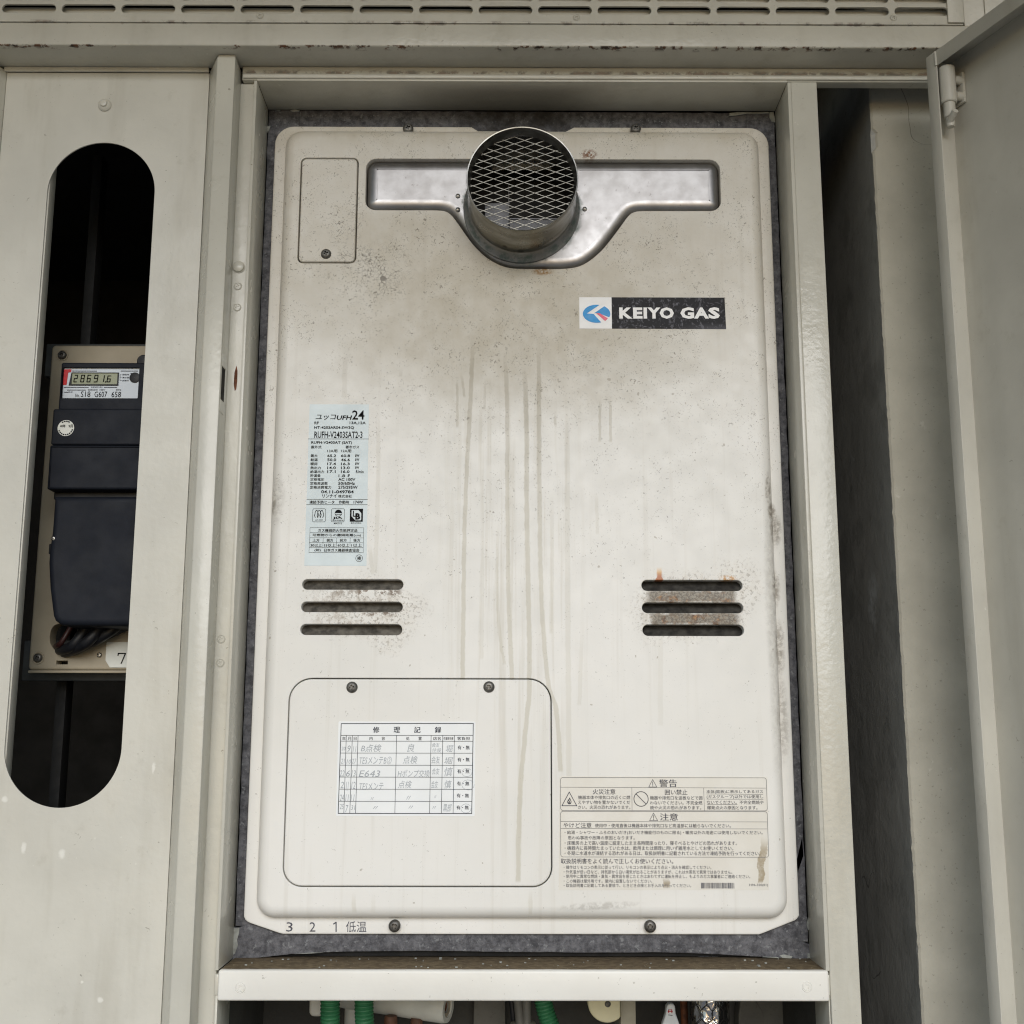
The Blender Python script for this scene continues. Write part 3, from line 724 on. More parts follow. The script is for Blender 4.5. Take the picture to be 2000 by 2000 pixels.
slots = [stadium((-0.19062, 1.48594)[0], (-0.09720, 1.48613)[0], (-0.14327, 1.48094)[1], (-0.14351, 1.49057)[1]),
         stadium((-0.19087, 1.46503)[0], (-0.09734, 1.46523)[0], (-0.14273, 1.46017)[1], (-0.14298, 1.46973)[1]),
         stadium((-0.19098, 1.44428)[0], (-0.09743, 1.44446)[0], (-0.14219, 1.43906)[1], (-0.14245, 1.44908)[1]),
         stadium((0.12354, 1.48565)[0], (0.21704, 1.48585)[0], (0.16944, 1.48050)[1], (0.16969, 1.49052)[1]),
         stadium((0.12364, 1.46473)[0], (0.21701, 1.46493)[0], (0.16891, 1.45990)[1], (0.16916, 1.46966)[1]),
         stadium((0.12374, 1.44396)[0], (0.21707, 1.44415)[0], (0.16838, 1.43888)[1], (0.16865, 1.44928)[1])]
g = MB(); g.plate(rrect(ix0, ix1, iz0, iz1, .0175, 9), [hole_cover, hole_insp, hole_flue]+slots, YM, .0012, .0110, 8, .0007)
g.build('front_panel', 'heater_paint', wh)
g = MB(); g.box(ix0+.012, ix1-.012, .014, .24, 1.20, 1.93)
g.build('inner_case', 'soot_black', wh)
for a, b in (((ix0+.020), (-.075)), (.115, ix1-.018)):
    for zc in ((-0.14341, 1.48651)[1], (-0.14287, 1.46561)[1], (-0.14234, 1.44484)[1]):
        g = MB(); g.prism([(-.0085, zc-.0062), (-.0085, zc-.0068), (.006, zc+.0105), (.006, zc+.0112)], a, b, 'x'); g.build('baffle', 'baffle_grey' if a < 0 else 'baffle_dark', wh)
def insetp(p, d):
    o = []; n = len(p)
    for i in range(n):
        a, b, c = Vector(p[i-1]), Vector(p[i]), Vector(p[(i+1) % n])
        if (b-a).length < 1e-7 or (c-b).length < 1e-7: o.append(p[i]); continue
        e1 = (b-a).normalized(); e2 = (c-b).normalized(); m = (Vector((-e1.y, e1.x))+Vector((-e2.y, e2.x))).normalized()
        o.append(tuple(b+m*d))
    return o
# small cover
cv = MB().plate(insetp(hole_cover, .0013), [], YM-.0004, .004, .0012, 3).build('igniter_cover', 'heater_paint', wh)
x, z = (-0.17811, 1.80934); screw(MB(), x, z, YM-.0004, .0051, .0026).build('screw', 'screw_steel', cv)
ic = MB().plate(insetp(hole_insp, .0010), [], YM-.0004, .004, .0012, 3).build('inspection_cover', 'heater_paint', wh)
for x, z in ((-0.14205, 1.39151), (-0.01731, 1.39206)): screw(MB(), x, z, YM-.0004, .0052, .0026, random.random()).build('screw', 'screw_steel', ic)
for x, z in ((-0.10125, 1.94590), (0.12668, 1.94637), (-0.10006, 1.18242), (0.12665, 1.18225)): screw(MB().lathe((x, 0, z), [(.0050, .0), (.0050, -.0046)], 22), x, z, -.0045, .0053, .0028, random.random()).build('screw', 'screw_steel', wh)
# flue plate, outlet, wire screen
FC = (.0123, 0, 1.858); FRAD = .0518; YMO = -.076
pp = insetp(hole_flue, .0012)
g = MB(); g.plate(pp, [circle(FC[0], FC[2], FRAD-.001, 48)], YM+.0008, .012, .0100, 8, 0.0, rise=.0070)
fp = g.build('flue_plate', 'stainless', wh)
for x, z in ((-0.05037, 1.87054), (-0.05023, 1.85630), (0.07432, 1.85725)):
    MB().lathe((x, YM+.0004, z), [(.0024, 0), (.0022, -.0008), (.0012, -.0014), (.0001, -.0016)], 14).build('rivet', 'rivet_steel', fp)
g = MB()
prof = [(FRAD+.0055, .0006), (FRAD+.0052, -.0008), (FRAD+.0036, -.0020), (FRAD+.0016, -.0040), (FRAD+.0004, -.0075), (FRAD-.0004, -.012)]
g.lathe((FC[0], YM, FC[2]), prof, 72); g.build('collar', 'stainless', fp)
g = MB()
R1 = FRAD
prof = [(R1-.0006, -.014), (R1-.0002, -.030), (R1+.0006, -.034), (R1-.0002, -.038), (R1-.0002, -.066), (R1+.0003, -.0755), (R1+.0001, -.0762), (R1-.0008, -.0760),
        (R1-.0012, -.070), (R1-.0030, -.0665), (R1-.0032, -.0640), (R1-.0014, -.0620), (R1-.0014, .0), (R1-.0014, .060)]
g.lathe((FC[0], 0, FC[2]), prof, 96)
fpipe = g.build('flue_outlet', 'pipe_steel', wh)
g = MB(); YW = -.0635; ww, hh, rc = .0194, .0071, R1-.0022
def clip(px, pz, dx, dz):
    b = px*dx+pz*dz; c_ = px*px+pz*pz-rc*rc; D = b*b-c_
    return None if D <= 0 else (-b-sqrt(D), -b+sqrt(D))
for sg in (1, -1):
    d = Vector((ww, sg*hh)).normalized()
    for k in range(-26, 27):
        q = clip(.002, k*hh+.0018, d.x, d.y)
        if not q or q[1]-q[0] < .002: continue
        a = Vector((.002, k*hh+.0018))+d*q[0]; b = Vector((.002, k*hh+.0018))+d*q[1]
        yo = YW+sg*.00025; nrm = Vector((-d.y, d.x))*.00026
        pts = [(a+nrm, -.0004), (a-nrm, -.0004), (a-nrm, .0004), (a+nrm, .0004)]
        A = [g.bm.verts.new((FC[0]+p.x, yo+o, FC[2]+p.y)) for p, o in pts]
        B = [g.bm.verts.new((FC[0]+p.x+(b-a).x, yo+o, FC[2]+p.y+(b-a).y)) for p, o in pts]
        for i in range(4): g.bm.faces.new((A[i], A[(i+1) % 4], B[(i+1) % 4], B[i]))
bmesh.ops.recalc_face_normals(g.bm, faces=g.bm.faces[:])
g.build('wire_screen', 'mesh_wire', fpipe, smooth=False)
g = MB(); g.box(-.0240, -.0005, -.002, .050, 1.8085, 1.868, .001); g.box(.0005, .048, .004, .050, 1.8085, 1.8530, .001); g.box(-.0006, .0002, .012, .05, 1.8085, 1.895)
g.box(.0006, .048, .012, .045, 1.857, 1.8582); g.build('duct_baffle', 'duct_inner', fpipe)
g = MB(); g.plate(circle(FC[0], FC[2], R1-.002, 32), [], .052, .058, 0.0); g.build('duct_end', 'soot_black', fpipe)

# ------------------------------------------------------------------ printed matter on the heater
YP = YM-.0003; YT = YP-.00035
def sheet(pts, name, mat, parent, y=YP, t=.0003): return MB().plate(pts, [], y, y+t+.0001, 0.0).build(name, mat, parent, False)
def lines(mb, items, y, bold=0.0, **k):
    for body, p0, p1 in items: mb.text(body, p0, p1, y, bold, **k)
    return mb
# brand sticker
K0, K1, KM = (0.06810, 1.73421), (0.20892, 1.76591), (0.09941, 1.75076)
bl = sheet([K0, (KM[0], K0[1]), (KM[0], K1[1]), (K0[0], K1[1])], 'brand_sticker', 'ink_white', wh)
MB().plate([(KM[0], K0[1]), (K1[0]+.0006, K0[1]-.0002), (K1[0], K1[1]), (KM[0], K1[1])], [], YP, YP+.0004, 0.0).build('dark_field', 'sticker_black', bl, False)
g = MB(); 
for ch, p0, p1 in (("K", (0.10663, 1.74422), (0.11951, 1.75549)), ("E", (0.12003, 1.74426), (0.12910, 1.75552)), ("I", (0.13012, 1.74429), (0.13346, 1.75553)), ("Y", (0.13377, 1.74430), (0.14654, 1.75557)), ("O", (0.14561, 1.74415), (0.15945, 1.75579)),
                   ("G", (0.16562, 1.74421), (0.17898, 1.75585)), ("A", (0.17886, 1.74443), (0.19328, 1.75570)), ("S", (0.19261, 1.74429), (0.20392, 1.75592))): g.text(ch, p0, p1, YT, .05)

g.build('lettering', 'ink_white', bl, False)
EC = (0.08475, 1.74908); ea, eb = ((0.09799, 1.74912)[0]-(0.07152, 1.74904)[0])/2, ((0.08486, 1.75822)[1]-(0.08465, 1.73996)[1])/2
def ell(a): return (EC[0]+ea*cos(radians(a)), EC[1]+eb*sin(radians(a)))
def px(dx, dy): return (EC[0]+ea*dx, EC[1]+eb*dy)
g = MB()
# left lobe and right lobe, split by the white K strokes
g.plate([ell(a) for a in range(78, 289, 7)]+[ell(289)]+[px(-.22, -.02), px(-.71, .03)], [], YT, YT+.0002, 0.0)
g.plate([ell(a) for a in range(-22, 58, 6)]+[px(-.17, .06), px(.10, .09)], [], YT, YT+.0002, 0.0)
g.build('emblem', 'logo_blue', bl, False)
MB().plate([px(-.02, .06), px(.22, .06), px(.82, -.52), px(.62, -.80)], [], YT-.00005, YT+.0001, 0.0).build('emblem', 'logo_pink', bl, False)

# rating plate
rp = sheet([(-0.18925, 1.50320), (-0.13156, 1.50316), (-0.13290, 1.65806), (-0.18922, 1.65808)], 'rating_label', 'label_blue', wh)
g = MB()
lines(g, [("ユッコ", (-0.18300, 1.64280), (-0.16382, 1.64779)), ("UFH", (-0.16316, 1.64285), (-0.14857, 1.64713))], YT, .022, shear=.18)
lines(g, [("24", (-0.14846, 1.64307), (-0.13688, 1.65211)), ("RUFH-V2403SAT2-3", (-0.18381, 1.62503), (-0.13826, 1.63147))], YT, .012)
lines(g, [("RF", (-0.18406, 1.63839), (-0.17987, 1.64104)), ("13A,12A", (-0.15073, 1.63812), (-0.13542, 1.64116)), ("HT-4203ARS4-SW3Q", (-0.18408, 1.63355), (-0.14641, 1.63655)),
  ("RUFH-V2403AT (SAT)", (-0.18650, 1.61871), (-0.14792, 1.62196)), ("屋外式", (-0.18655, 1.61477), (-0.17676, 1.61768)), ("都市ガス", (-0.15386, 1.61485), (-0.14117, 1.61777)),
  ("13A用", (-0.17112, 1.61105), (-0.16167, 1.61387)), ("12A用", (-0.15802, 1.61109), (-0.14856, 1.61391)),
  ("最大", (-0.18662, 1.60648), (-0.18008, 1.60928)), ("65.2", (-0.17098, 1.60651), (-0.16256, 1.60915)), ("60.8", (-0.15806, 1.60655), (-0.14946, 1.60919)), ("kW", (-0.14463, 1.60658), (-0.14079, 1.60938)),
  ("給湯", (-0.18650, 1.60247), (-0.17996, 1.60536)), ("50.0", (-0.17087, 1.60251), (-0.16245, 1.60531)), ("46.6", (-0.15795, 1.60254), (-0.14953, 1.60535)), ("kW", (-0.14453, 1.60275), (-0.14069, 1.60546)),
  ("暖房", (-0.18645, 1.59855), (-0.18001, 1.60144)), ("17.4", (-0.17075, 1.59868), (-0.16251, 1.60131)), ("16.3", (-0.15785, 1.59871), (-0.14960, 1.60134)), ("kW", (-0.14444, 1.59891), (-0.14060, 1.60154)),
  ("熱出力", (-0.18642, 1.59472), (-0.17666, 1.59753)), ("14.0", (-0.17064, 1.59485), (-0.16257, 1.59756)), ("13.0", (-0.15774, 1.59488), (-0.14950, 1.59760)), ("kW", (-0.14434, 1.59509), (-0.14067, 1.59771)),
  ("給湯出力", (-0.18647, 1.59099), (-0.17349, 1.59380)), ("17.1", (-0.17053, 1.59120), (-0.16263, 1.59383)), ("16.0", (-0.15764, 1.59123), (-0.14957, 1.59386)), ("ℓ/min", (-0.14373, 1.59110), (-0.13634, 1.59407)),
  ("貯湯量", (-0.18634, 1.58717), (-0.17677, 1.58997)), ("1.8 ℓ", (-0.15974, 1.58724), (-0.14930, 1.59004)),
  ("定格電圧", (-0.18623, 1.58362), (-0.17327, 1.58634)), ("AC 100V", (-0.15998, 1.58369), (-0.14395, 1.58641)),
  ("定格周波数", (-0.18627, 1.57973), (-0.16977, 1.58262)), ("50/60Hz", (-0.15987, 1.57979), (-0.14420, 1.58277)),
  ("定格消費電力", (-0.18632, 1.57593), (-0.16644, 1.57891)), ("275/295W", (-0.15976, 1.57599), (-0.14156, 1.57897)),
  ("04.11-049784", (-0.17570, 1.57164), (-0.14518, 1.57464)), ("株式会社", (-0.15953, 1.56754), (-0.14676, 1.57033)),
  ("凍結予防ヒータ", (-0.18637, 1.56162), (-0.16300, 1.56478)), ("作動時", (-0.15886, 1.56169), (-0.14932, 1.56481)), ("174W", (-0.14502, 1.56189), (-0.13614, 1.56467)),
  ("ガス機器防火性能評定品", (-0.17744, 1.53494), (-0.14087, 1.53792)), ("可燃物からの離隔距離(cm)", (-0.18251, 1.53033), (-0.13740, 1.53333)),
  ("上方", (-0.18219, 1.52557), (-0.17590, 1.52847)), ("側方", (-0.16927, 1.52560), (-0.16314, 1.52850)), ("前方", (-0.15685, 1.52562), (-0.15055, 1.52853)), ("後方", (-0.14426, 1.52565), (-0.13795, 1.52856)),
  ("30以上", (-0.18405, 1.52081), (-0.17358, 1.52389)), ("15以上", (-0.17130, 1.52084), (-0.16066, 1.52392)), ("60以上", (-0.15873, 1.52086), (-0.14808, 1.52394)), ("1以上", (-0.14598, 1.52089), (-0.13633, 1.52397)),
  ("(財)", (-0.18021, 1.51624), (-0.17427, 1.51913)), ("日本ガス機器検査協会", (-0.17117, 1.51626), (-0.13856, 1.51921)), ("検", (-0.14030, 1.50837), (-0.13671, 1.51210))], YT, .022)
g.text("リンナイ", (-0.17439, 1.56750), (-0.16114, 1.57081), YT, .03)
lw = .00032
def hl(a, b, w=lw, mb=None): (mb or g).stroke([a, b], w, YT)
hl((-0.18941, 1.62413), (-0.13212, 1.62419)); hl((-0.18904, 1.56592), (-0.13194, 1.56597)); hl((-0.18904, 1.56084), (-0.13199, 1.56089))
for a, b in (((-0.18497, 1.53902), (-0.13501, 1.53896)), ((-0.18507, 1.53424), (-0.13498, 1.53418)), ((-0.18508, 1.52947), (-0.13495, 1.52941)), ((-0.18518, 1.52488), (-0.13492, 1.52482)), ((-0.18520, 1.52030), (-0.13490, 1.52024)), ((-0.18530, 1.51555), (-0.13487, 1.51549)),
             ((-0.18497, 1.53902), (-0.18530, 1.51555)), ((-0.13501, 1.53896), (-0.13487, 1.51549)), ((-0.17240, 1.52941), (-0.17263, 1.52024)), ((-0.15989, 1.52944), (-0.16005, 1.52027)), ((-0.14730, 1.52947), (-0.14731, 1.52021))): hl(a, b, .00022)
cx = (-0.13851, 1.51024); g.stroke(circle(cx[0], cx[1], .0032, 20)+[(cx[0]+.0032, cx[1])], .0003, YT)
# certification marks
for a, b in (((-0.18296, 1.54449), (-0.17087, 1.55694)), ((-0.16545, 1.54453), (-0.15333, 1.55698))):
    r_ = rrect(a[0], b[0], a[1], b[1], .0012, 4); g.stroke(r_+[r_[0]], .0003, YT)
for dx in (-30, 0, 30):
    q = (-0.17695, 1.55178); o = (q[0]+dx*.000081, q[1])
    g.stroke([(o[0]+.0019*cos(t)*(.75 if sin(t) > 0 else 1), o[1]+.0036*sin(t)) for t in [radians(a) for a in range(-60, 241, 15)]], .00055, YT)
g.text("JIA-MD", (-0.18046, 1.54552), (-0.17309, 1.54673), YT, .01)
q = (-0.15895, 1.55293); g.plate([(q[0]+.0033*cos(radians(a)), q[1]+.0031*sin(radians(a))) for a in range(0, 181, 12)], [], YT, YT+.0001, 0.0)
g.stroke([(q[0]+.0033*cos(radians(a)), q[1]+.0031*sin(radians(a))) for a in range(180, 361, 12)], .0004, YT); g.stroke([(q[0]-.0027, q[1]-.0014), (q[0]+.0027, q[1]-.0014)], .0004, YT)
g.text("JIA", (-0.16417, 1.54692), (-0.15498, 1.54934), YT, .04); g.text("適合性証明", (-0.16446, 1.54538), (-0.15406, 1.54661), YT, .01); g.text("MA7012", (-0.16286, 1.54231), (-0.15533, 1.54387), YT, .005)
a, b = (-0.14812, 1.54474), (-0.13604, 1.55702); wx, wz = b[0]-a[0], b[1]-a[1]
def u(s_, t_): return (a[0]+wx*s_, a[1]+wz*t_)
g.plate([u(0, 0), u(1, 0), u(1, 1), u(0, 1)], [[u(.12, .42), u(.42, .10), u(.88, .10), u(.88, .66), u(.66, .90), u(.12, .90)]], YT, YT+.0001, 0.0, 2, 0.0)
g.text("B", u(.42, .16), u(.80, .66), YT, .05); g.stroke([u(.26, .82), u(.26, .42), u(.44, .42)], .0010, YT)
g.text("優良住宅部品", (-0.14722, 1.54286), (-0.13732, 1.54408), YT, .01)
g.build('lettering', 'ink_black', rp, False)

# repair record
rc_ = MB().plate(rrect((-0.15346, 1.32011)[0], (-0.02945, 1.32031)[0], (-0.08986, 1.27763)[1], (-0.09132, 1.36093)[1], .0010, 3), [], YM-.0007, YM-.0002, 0.0).build('repair_record', 'paper_white', wh, False)
YR2 = YM-.00095; g = MB()
def hs(a, b, w=.00026): g.stroke([a, b], w, YR2)
for a, b, w in (((-0.15095, 1.35891), (-0.03132, 1.35926), .0006), ((-0.03132, 1.35926), (-0.03214, 1.27992), .0006), ((-0.15148, 1.27988), (-0.03214, 1.27992), .0006), ((-0.15095, 1.35891), (-0.15148, 1.27988), .0006),
                ((-0.15095, 1.34842), (-0.03152, 1.34862), .0004), ((-0.15095, 1.34333), (-0.03163, 1.34339), .0004), ((-0.15109, 1.33276), (-0.03169, 1.33281), .0004), ((-0.15108, 1.32208), (-0.03182, 1.32213), .0004),
                ((-0.15115, 1.31158), (-0.03196, 1.31163), .0004), ((-0.15128, 1.30098), (-0.03202, 1.30102), .0004), ((-0.15135, 1.29041), (-0.03215, 1.29045), .0004),
                ((-0.14606, 1.34843), (-0.14643, 1.27989), .0004), ((-0.14059, 1.34844), (-0.14110, 1.27990), .0004), ((-0.13541, 1.34845), (-0.13598, 1.27991), .0004), ((-0.10060, 1.34851), (-0.10085, 1.27996), .0004),
                ((-0.06937, 1.34856), (-0.06984, 1.28001), .0004), ((-0.05880, 1.34858), (-0.05932, 1.28002), .0004), ((-0.04829, 1.34859), (-0.04879, 1.28004), .0004)): hs(a, b, w)
lines(g, [("修", (-0.12194, 1.35073), (-0.11630, 1.35613)), ("理", (-0.10323, 1.35077), (-0.09772, 1.35616)), ("記", (-0.08466, 1.35080), (-0.07913, 1.35619)), ("録", (-0.06595, 1.35083), (-0.06040, 1.35623))], YR2, .025)
lines(g, [("年", (-0.14968, 1.34404), (-0.14660, 1.34715)), ("月", (-0.14465, 1.34405), (-0.14171, 1.34716)), ("日", (-0.13919, 1.34420), (-0.13681, 1.34703)), ("内", (-0.12510, 1.34422), (-0.12215, 1.34720)), ("容", (-0.11403, 1.34424), (-0.11107, 1.34721)),
  ("処", (-0.09189, 1.34428), (-0.08892, 1.34725)), ("置", (-0.08082, 1.34430), (-0.07784, 1.34727)), ("店名", (-0.06759, 1.34432), (-0.06058, 1.34730)), ("作業担当者", (-0.05810, 1.34448), (-0.04921, 1.34718)), ("客負担", (-0.04573, 1.34436), (-0.03425, 1.34734))], YR2, .012)
for p0, p1 in (((-0.04522, 1.33603), (-0.03447, 1.33971)), ((-0.04525, 1.32534), (-0.03453, 1.32901)), ((-0.04529, 1.31496), (-0.03459, 1.31876)), ((-0.04547, 1.30421), (-0.03465, 1.30799)), ((-0.04565, 1.29377), (-0.03485, 1.29740)), ((-0.04569, 1.28336), (-0.03490, 1.28698))):
    g.text("有・無", p0, p1, YR2, .016)
g.build('lettering', 'ink_slate', rc_, False)
g = MB()
lines(g, [("20", (-0.15029, 1.33515), (-0.14636, 1.33840)), ("9", (-0.14466, 1.33375), (-0.14180, 1.33953)), ("11", (-0.13978, 1.33376), (-0.13676, 1.33912)), ("B点検", (-0.13261, 1.33377), (-0.11395, 1.34043)), ("良", (-0.09084, 1.33384), (-0.08450, 1.34104)), ("会友", (-0.06837, 1.33811), (-0.06152, 1.34193)), ("住設", (-0.06816, 1.33346), (-0.06002, 1.33727)), ("堀", (-0.05596, 1.33390), (-0.04914, 1.34025)),
  ("21", (-0.15026, 1.32348), (-0.14680, 1.32784)), ("10", (-0.14524, 1.32335), (-0.14119, 1.32715)), ("27", (-0.14038, 1.32350), (-0.13633, 1.32786)), ("TESメンテB②", (-0.13363, 1.32295), (-0.10468, 1.32960)), ("点検", (-0.09467, 1.32329), (-0.08117, 1.33034)), ("会友", (-0.06874, 1.32362), (-0.06094, 1.33009)), ("堀", (-0.05727, 1.32335), (-0.04917, 1.32927)),
  ("22", (-0.15109, 1.31214), (-0.14681, 1.31760)), ("6", (-0.14551, 1.31201), (-0.14194, 1.31747)), ("13", (-0.14065, 1.31201), (-0.13665, 1.31762)), ("E643", (-0.13393, 1.31175), (-0.11461, 1.31751)), ("Hポンプ交換", (-0.09903, 1.31152), (-0.07024, 1.31814)), ("会友", (-0.06803, 1.31395), (-0.06138, 1.31956)), ("慎", (-0.05714, 1.31243), (-0.04936, 1.32028)),
  ("2", (-0.15024, 1.30181), (-0.14711, 1.30754)), ("11", (-0.14518, 1.29945), (-0.14282, 1.30754)), ("12", (-0.14051, 1.30113), (-0.13668, 1.30755)), ("TESメンテ", (-0.13307, 1.30017), (-0.11152, 1.30675)), ("点検", (-0.09857, 1.30189), (-0.08611, 1.30847)), ("会友", (-0.06858, 1.30194), (-0.06253, 1.30851)), ("慎", (-0.05687, 1.30168), (-0.05038, 1.30880)),
  ("24", (-0.15050, 1.29055), (-0.14681, 1.29639)), ("11", (-0.14550, 1.29028), (-0.14239, 1.29640)), ("11", (-0.14066, 1.29029), (-0.13725, 1.29641)), ("〃", (-0.12288, 1.29143), (-0.12009, 1.29421)), ("〃", (-0.09082, 1.29189), (-0.08689, 1.29537)), ("〃", (-0.06590, 1.29332), (-0.06393, 1.29568)), 
  ("25", (-0.15030, 1.28348), (-0.14673, 1.28806)), ("7", (-0.14525, 1.28086), (-0.14257, 1.28710)), ("31", (-0.14032, 1.28281), (-0.13630, 1.28697)), ("〃", (-0.12056, 1.28353), (-0.11607, 1.28631)), ("〃", (-0.08884, 1.28413), (-0.08461, 1.28677)), ("〃", (-0.06748, 1.28402), (-0.06396, 1.28652)), ("黒部", (-0.05806, 1.28155), (-0.05002, 1.28835))], YR2, .0, shear=.22)
for c, a_, b_ in (((-0.03562, 1.30492), .0056, .0044), ((-0.03730, 1.28435), .0046, .0040), ((-0.03671, 1.31582), .0046, .0036)):
    g.stroke([(c[0]+a_*cos(t/12*2*pi+.6), c[1]+b_*sin(t/12*2*pi+.6)) for t in range(12)], .0003, YR2)
g.build('handwriting', 'pencil', rc_, False)

# warning label
wl_ = sheet([(0.04542, 1.21420), (0.23156, 1.21444), (0.23372, 1.31254), (0.04658, 1.31245)], 'warning_label', 'warning_film', wh)
g = MB()
def rbox(a, b, r_=.0022, w=.0003):
    p = rrect(a[0], b[0], a[1], b[1], r_, 5); g.stroke(p+[p[0]], w, YT)
rbox((0.04746, 1.28265), (0.23264, 1.31152)); rbox((0.04734, 1.24251), (0.23239, 1.28192))
for a, b in (((0.04758, 1.30303), (0.23199, 1.30250)), ((0.11151, 1.30252), (0.11139, 1.28295)), ((0.17609, 1.30242), (0.17618, 1.28285)), ((0.04751, 1.27313), (0.23185, 1.27299)), ((0.04748, 1.26706), (0.23184, 1.26692)),
             ((0.17846, 1.29731), (0.22917, 1.29698)), ((0.17855, 1.29282), (0.22922, 1.29270)), ((0.17884, 1.28814), (0.20583, 1.28808))): g.stroke([a, b], .00026, YT)
for c in ((0.13035, 1.30644), (0.13051, 1.27710)):
    g.stroke([(c[0], c[1]+.0034), (c[0]-.0036, c[1]-.0031), (c[0]+.0036, c[1]-.0031), (c[0], c[1]+.0034)], .0004, YT)
    g.stroke([(c[0], c[1]+.0014), (c[0], c[1]-.0012)], .0005, YT); g.stroke([(c[0], c[1]-.0020), (c[0], c[1]-.0024)], .0006, YT)
c = (0.05526, 1.29243); g.stroke([(c[0], c[1]+.0064), (c[0]-.0066, c[1]-.0056), (c[0]+.0066, c[1]-.0056), (c[0], c[1]+.0064)], .0006, YT)
g.stroke([(c[0]+p*.0005, c[1]+q*.0005-.0043) for p, q in ((-.6, .6), (-2.6, 2), (-3.2, 4.5), (-1.4, 8), (-.8, 6.4), (.6, 11), (2.4, 7), (3.3, 4), (2.2, 1.4), (.5, .6), (1, 3), (0, 5), (-1.2, 3), (-.6, .6))], .0006, YT)
c = (0.11962, 1.29283); g.stroke(circle(c[0], c[1], .0064, 28)+[(c[0]+.0064, c[1])], .0006, YT); g.stroke([(c[0]-.0045, c[1]+.0045), (c[0]+.0045, c[1]-.0045)], .0006, YT)
lines(g, [("警告", (0.13626, 1.30338), (0.15215, 1.30995)), ("注意", (0.13629, 1.27407), (0.15230, 1.28038))], YT, .012)
lines(g, [("火災注意", (0.07644, 1.29675), (0.09661, 1.30147)), ("囲い禁止", (0.14115, 1.29644), (0.16138, 1.30117)), ("やけど注意", (0.04988, 1.26767), (0.07493, 1.27215)), ("取扱説明書をよく読んで正しくお使いください。", (0.04741, 1.23671), (0.14723, 1.24125))], YT, .006)
lines(g, [("機器本体や排気口の近くに燃", (0.06321, 1.29244), (0.10993, 1.29578)), ("えやすい物を置かないでくだ", (0.06317, 1.28817), (0.10986, 1.29150)), ("さい。火災の恐れがあります。", (0.06314, 1.28390), (0.10979, 1.28722)),
  ("機器や排気口を波板などで囲", (0.12766, 1.29213), (0.17464, 1.29547)), ("わないでください。不完全燃", (0.12758, 1.28786), (0.17453, 1.29119)), ("焼や火災の恐れがあります。", (0.12750, 1.28359), (0.17336, 1.28691)),
  ("本体(銘板)に表示してあるガス", (0.17847, 1.29752), (0.22931, 1.30086)), ("(ガスグループ)以外では使用し", (0.17855, 1.29303), (0.22936, 1.29637)), ("ないでください。不完全燃焼や", (0.17863, 1.28834), (0.22940, 1.29168)), ("爆発点火の原因となります。", (0.17871, 1.28366), (0.22379, 1.28699)),
  ("使用中・使用直後は機器本体や排気口など高温部には触らないでください。", (0.07801, 1.26791), (0.19944, 1.27132)),
  ("・給湯・シャワー・ふろのおいだき(おいだき機能付のものに限る)・暖房以外の用途には使用しないでください。", (0.05088, 1.26161), (0.22761, 1.26530)),
  ("思わぬ事故や故障の原因となります。", (0.05377, 1.25739), (0.11332, 1.26070)), ("・床暖房の上で高い温度に設定したまま長時間座ったり、寝そべるとやけどの恐れがあります。", (0.05083, 1.25275), (0.20439, 1.25639)),
  ("・機器内に長時間たまっていた水は、飲用または調理に用いず雑用水としてお使いください。", (0.05080, 1.24833), (0.20092, 1.25196)), ("・冬期に水道水が凍結する恐れがある日は、取扱説明書に記載されている方法で凍結予防を行ってください。", (0.05077, 1.24392), (0.22489, 1.24757))], YT, .004)
lines(g, [("・操作はリモコンの表示に従って行い、リモコンの表示により点火・消火を確認してください。", (0.04987, 1.23212), (0.18090, 1.23529)), ("・外気温が低い日など、排気部から白い湯気が出ることがありますが、これは水蒸気で異常ではありません。", (0.04984, 1.22813), (0.19944, 1.23132)),
  ("・使用中に異常な燃焼・臭気・異常音を感じたときはあわてずに運転を停止し、もよりのガス事業者にご連絡ください。", (0.04982, 1.22434), (0.21527, 1.22755)), ("・この機器は屋外用です。屋内に設置しないでください。", (0.04980, 1.22036), (0.12821, 1.22345)),
  ("・取扱説明書に記載してある要領で、ときどき点検とお手入れを行ってください。", (0.04977, 1.21659), (0.16267, 1.21971)), ("H96-320(01)", (0.21429, 1.21720), (0.23073, 1.21980))], YT, .0)
random.seed(5); p0, p1 = (0.17146, 1.21575), (0.20158, 1.22056); t = 0.0
while t < .97:
    w_ = random.choice((.008, .012, .02)); xa = p0[0]+(p1[0]-p0[0])*t; xb = xa+(p1[0]-p0[0])*w_
    g.quad((xa, YT, p0[1]), (xb, YT, p0[1]), (xb, YT, p1[1]), (xa, YT, p1[1])); t += w_+random.choice((.008, .012, .018))
g.build('lettering', 'ink_grey', wl_, False)
# stamped figures on the lower flange
g = MB(); lines(g, [("3", (-0.19658, 1.17686), (-0.19095, 1.18492)), ("2", (-0.17589, 1.17688), (-0.17068, 1.18495)), ("低温", (-0.14358, 1.17649), (-0.12537, 1.18566))], -.0003, .0)
g.stroke([(-0.15469, 1.18344), (-0.15246, 1.18484), (-0.15223, 1.17691)], .0010, -.0003)
g.build('flange_marking', 'ink_grey', wh, False)

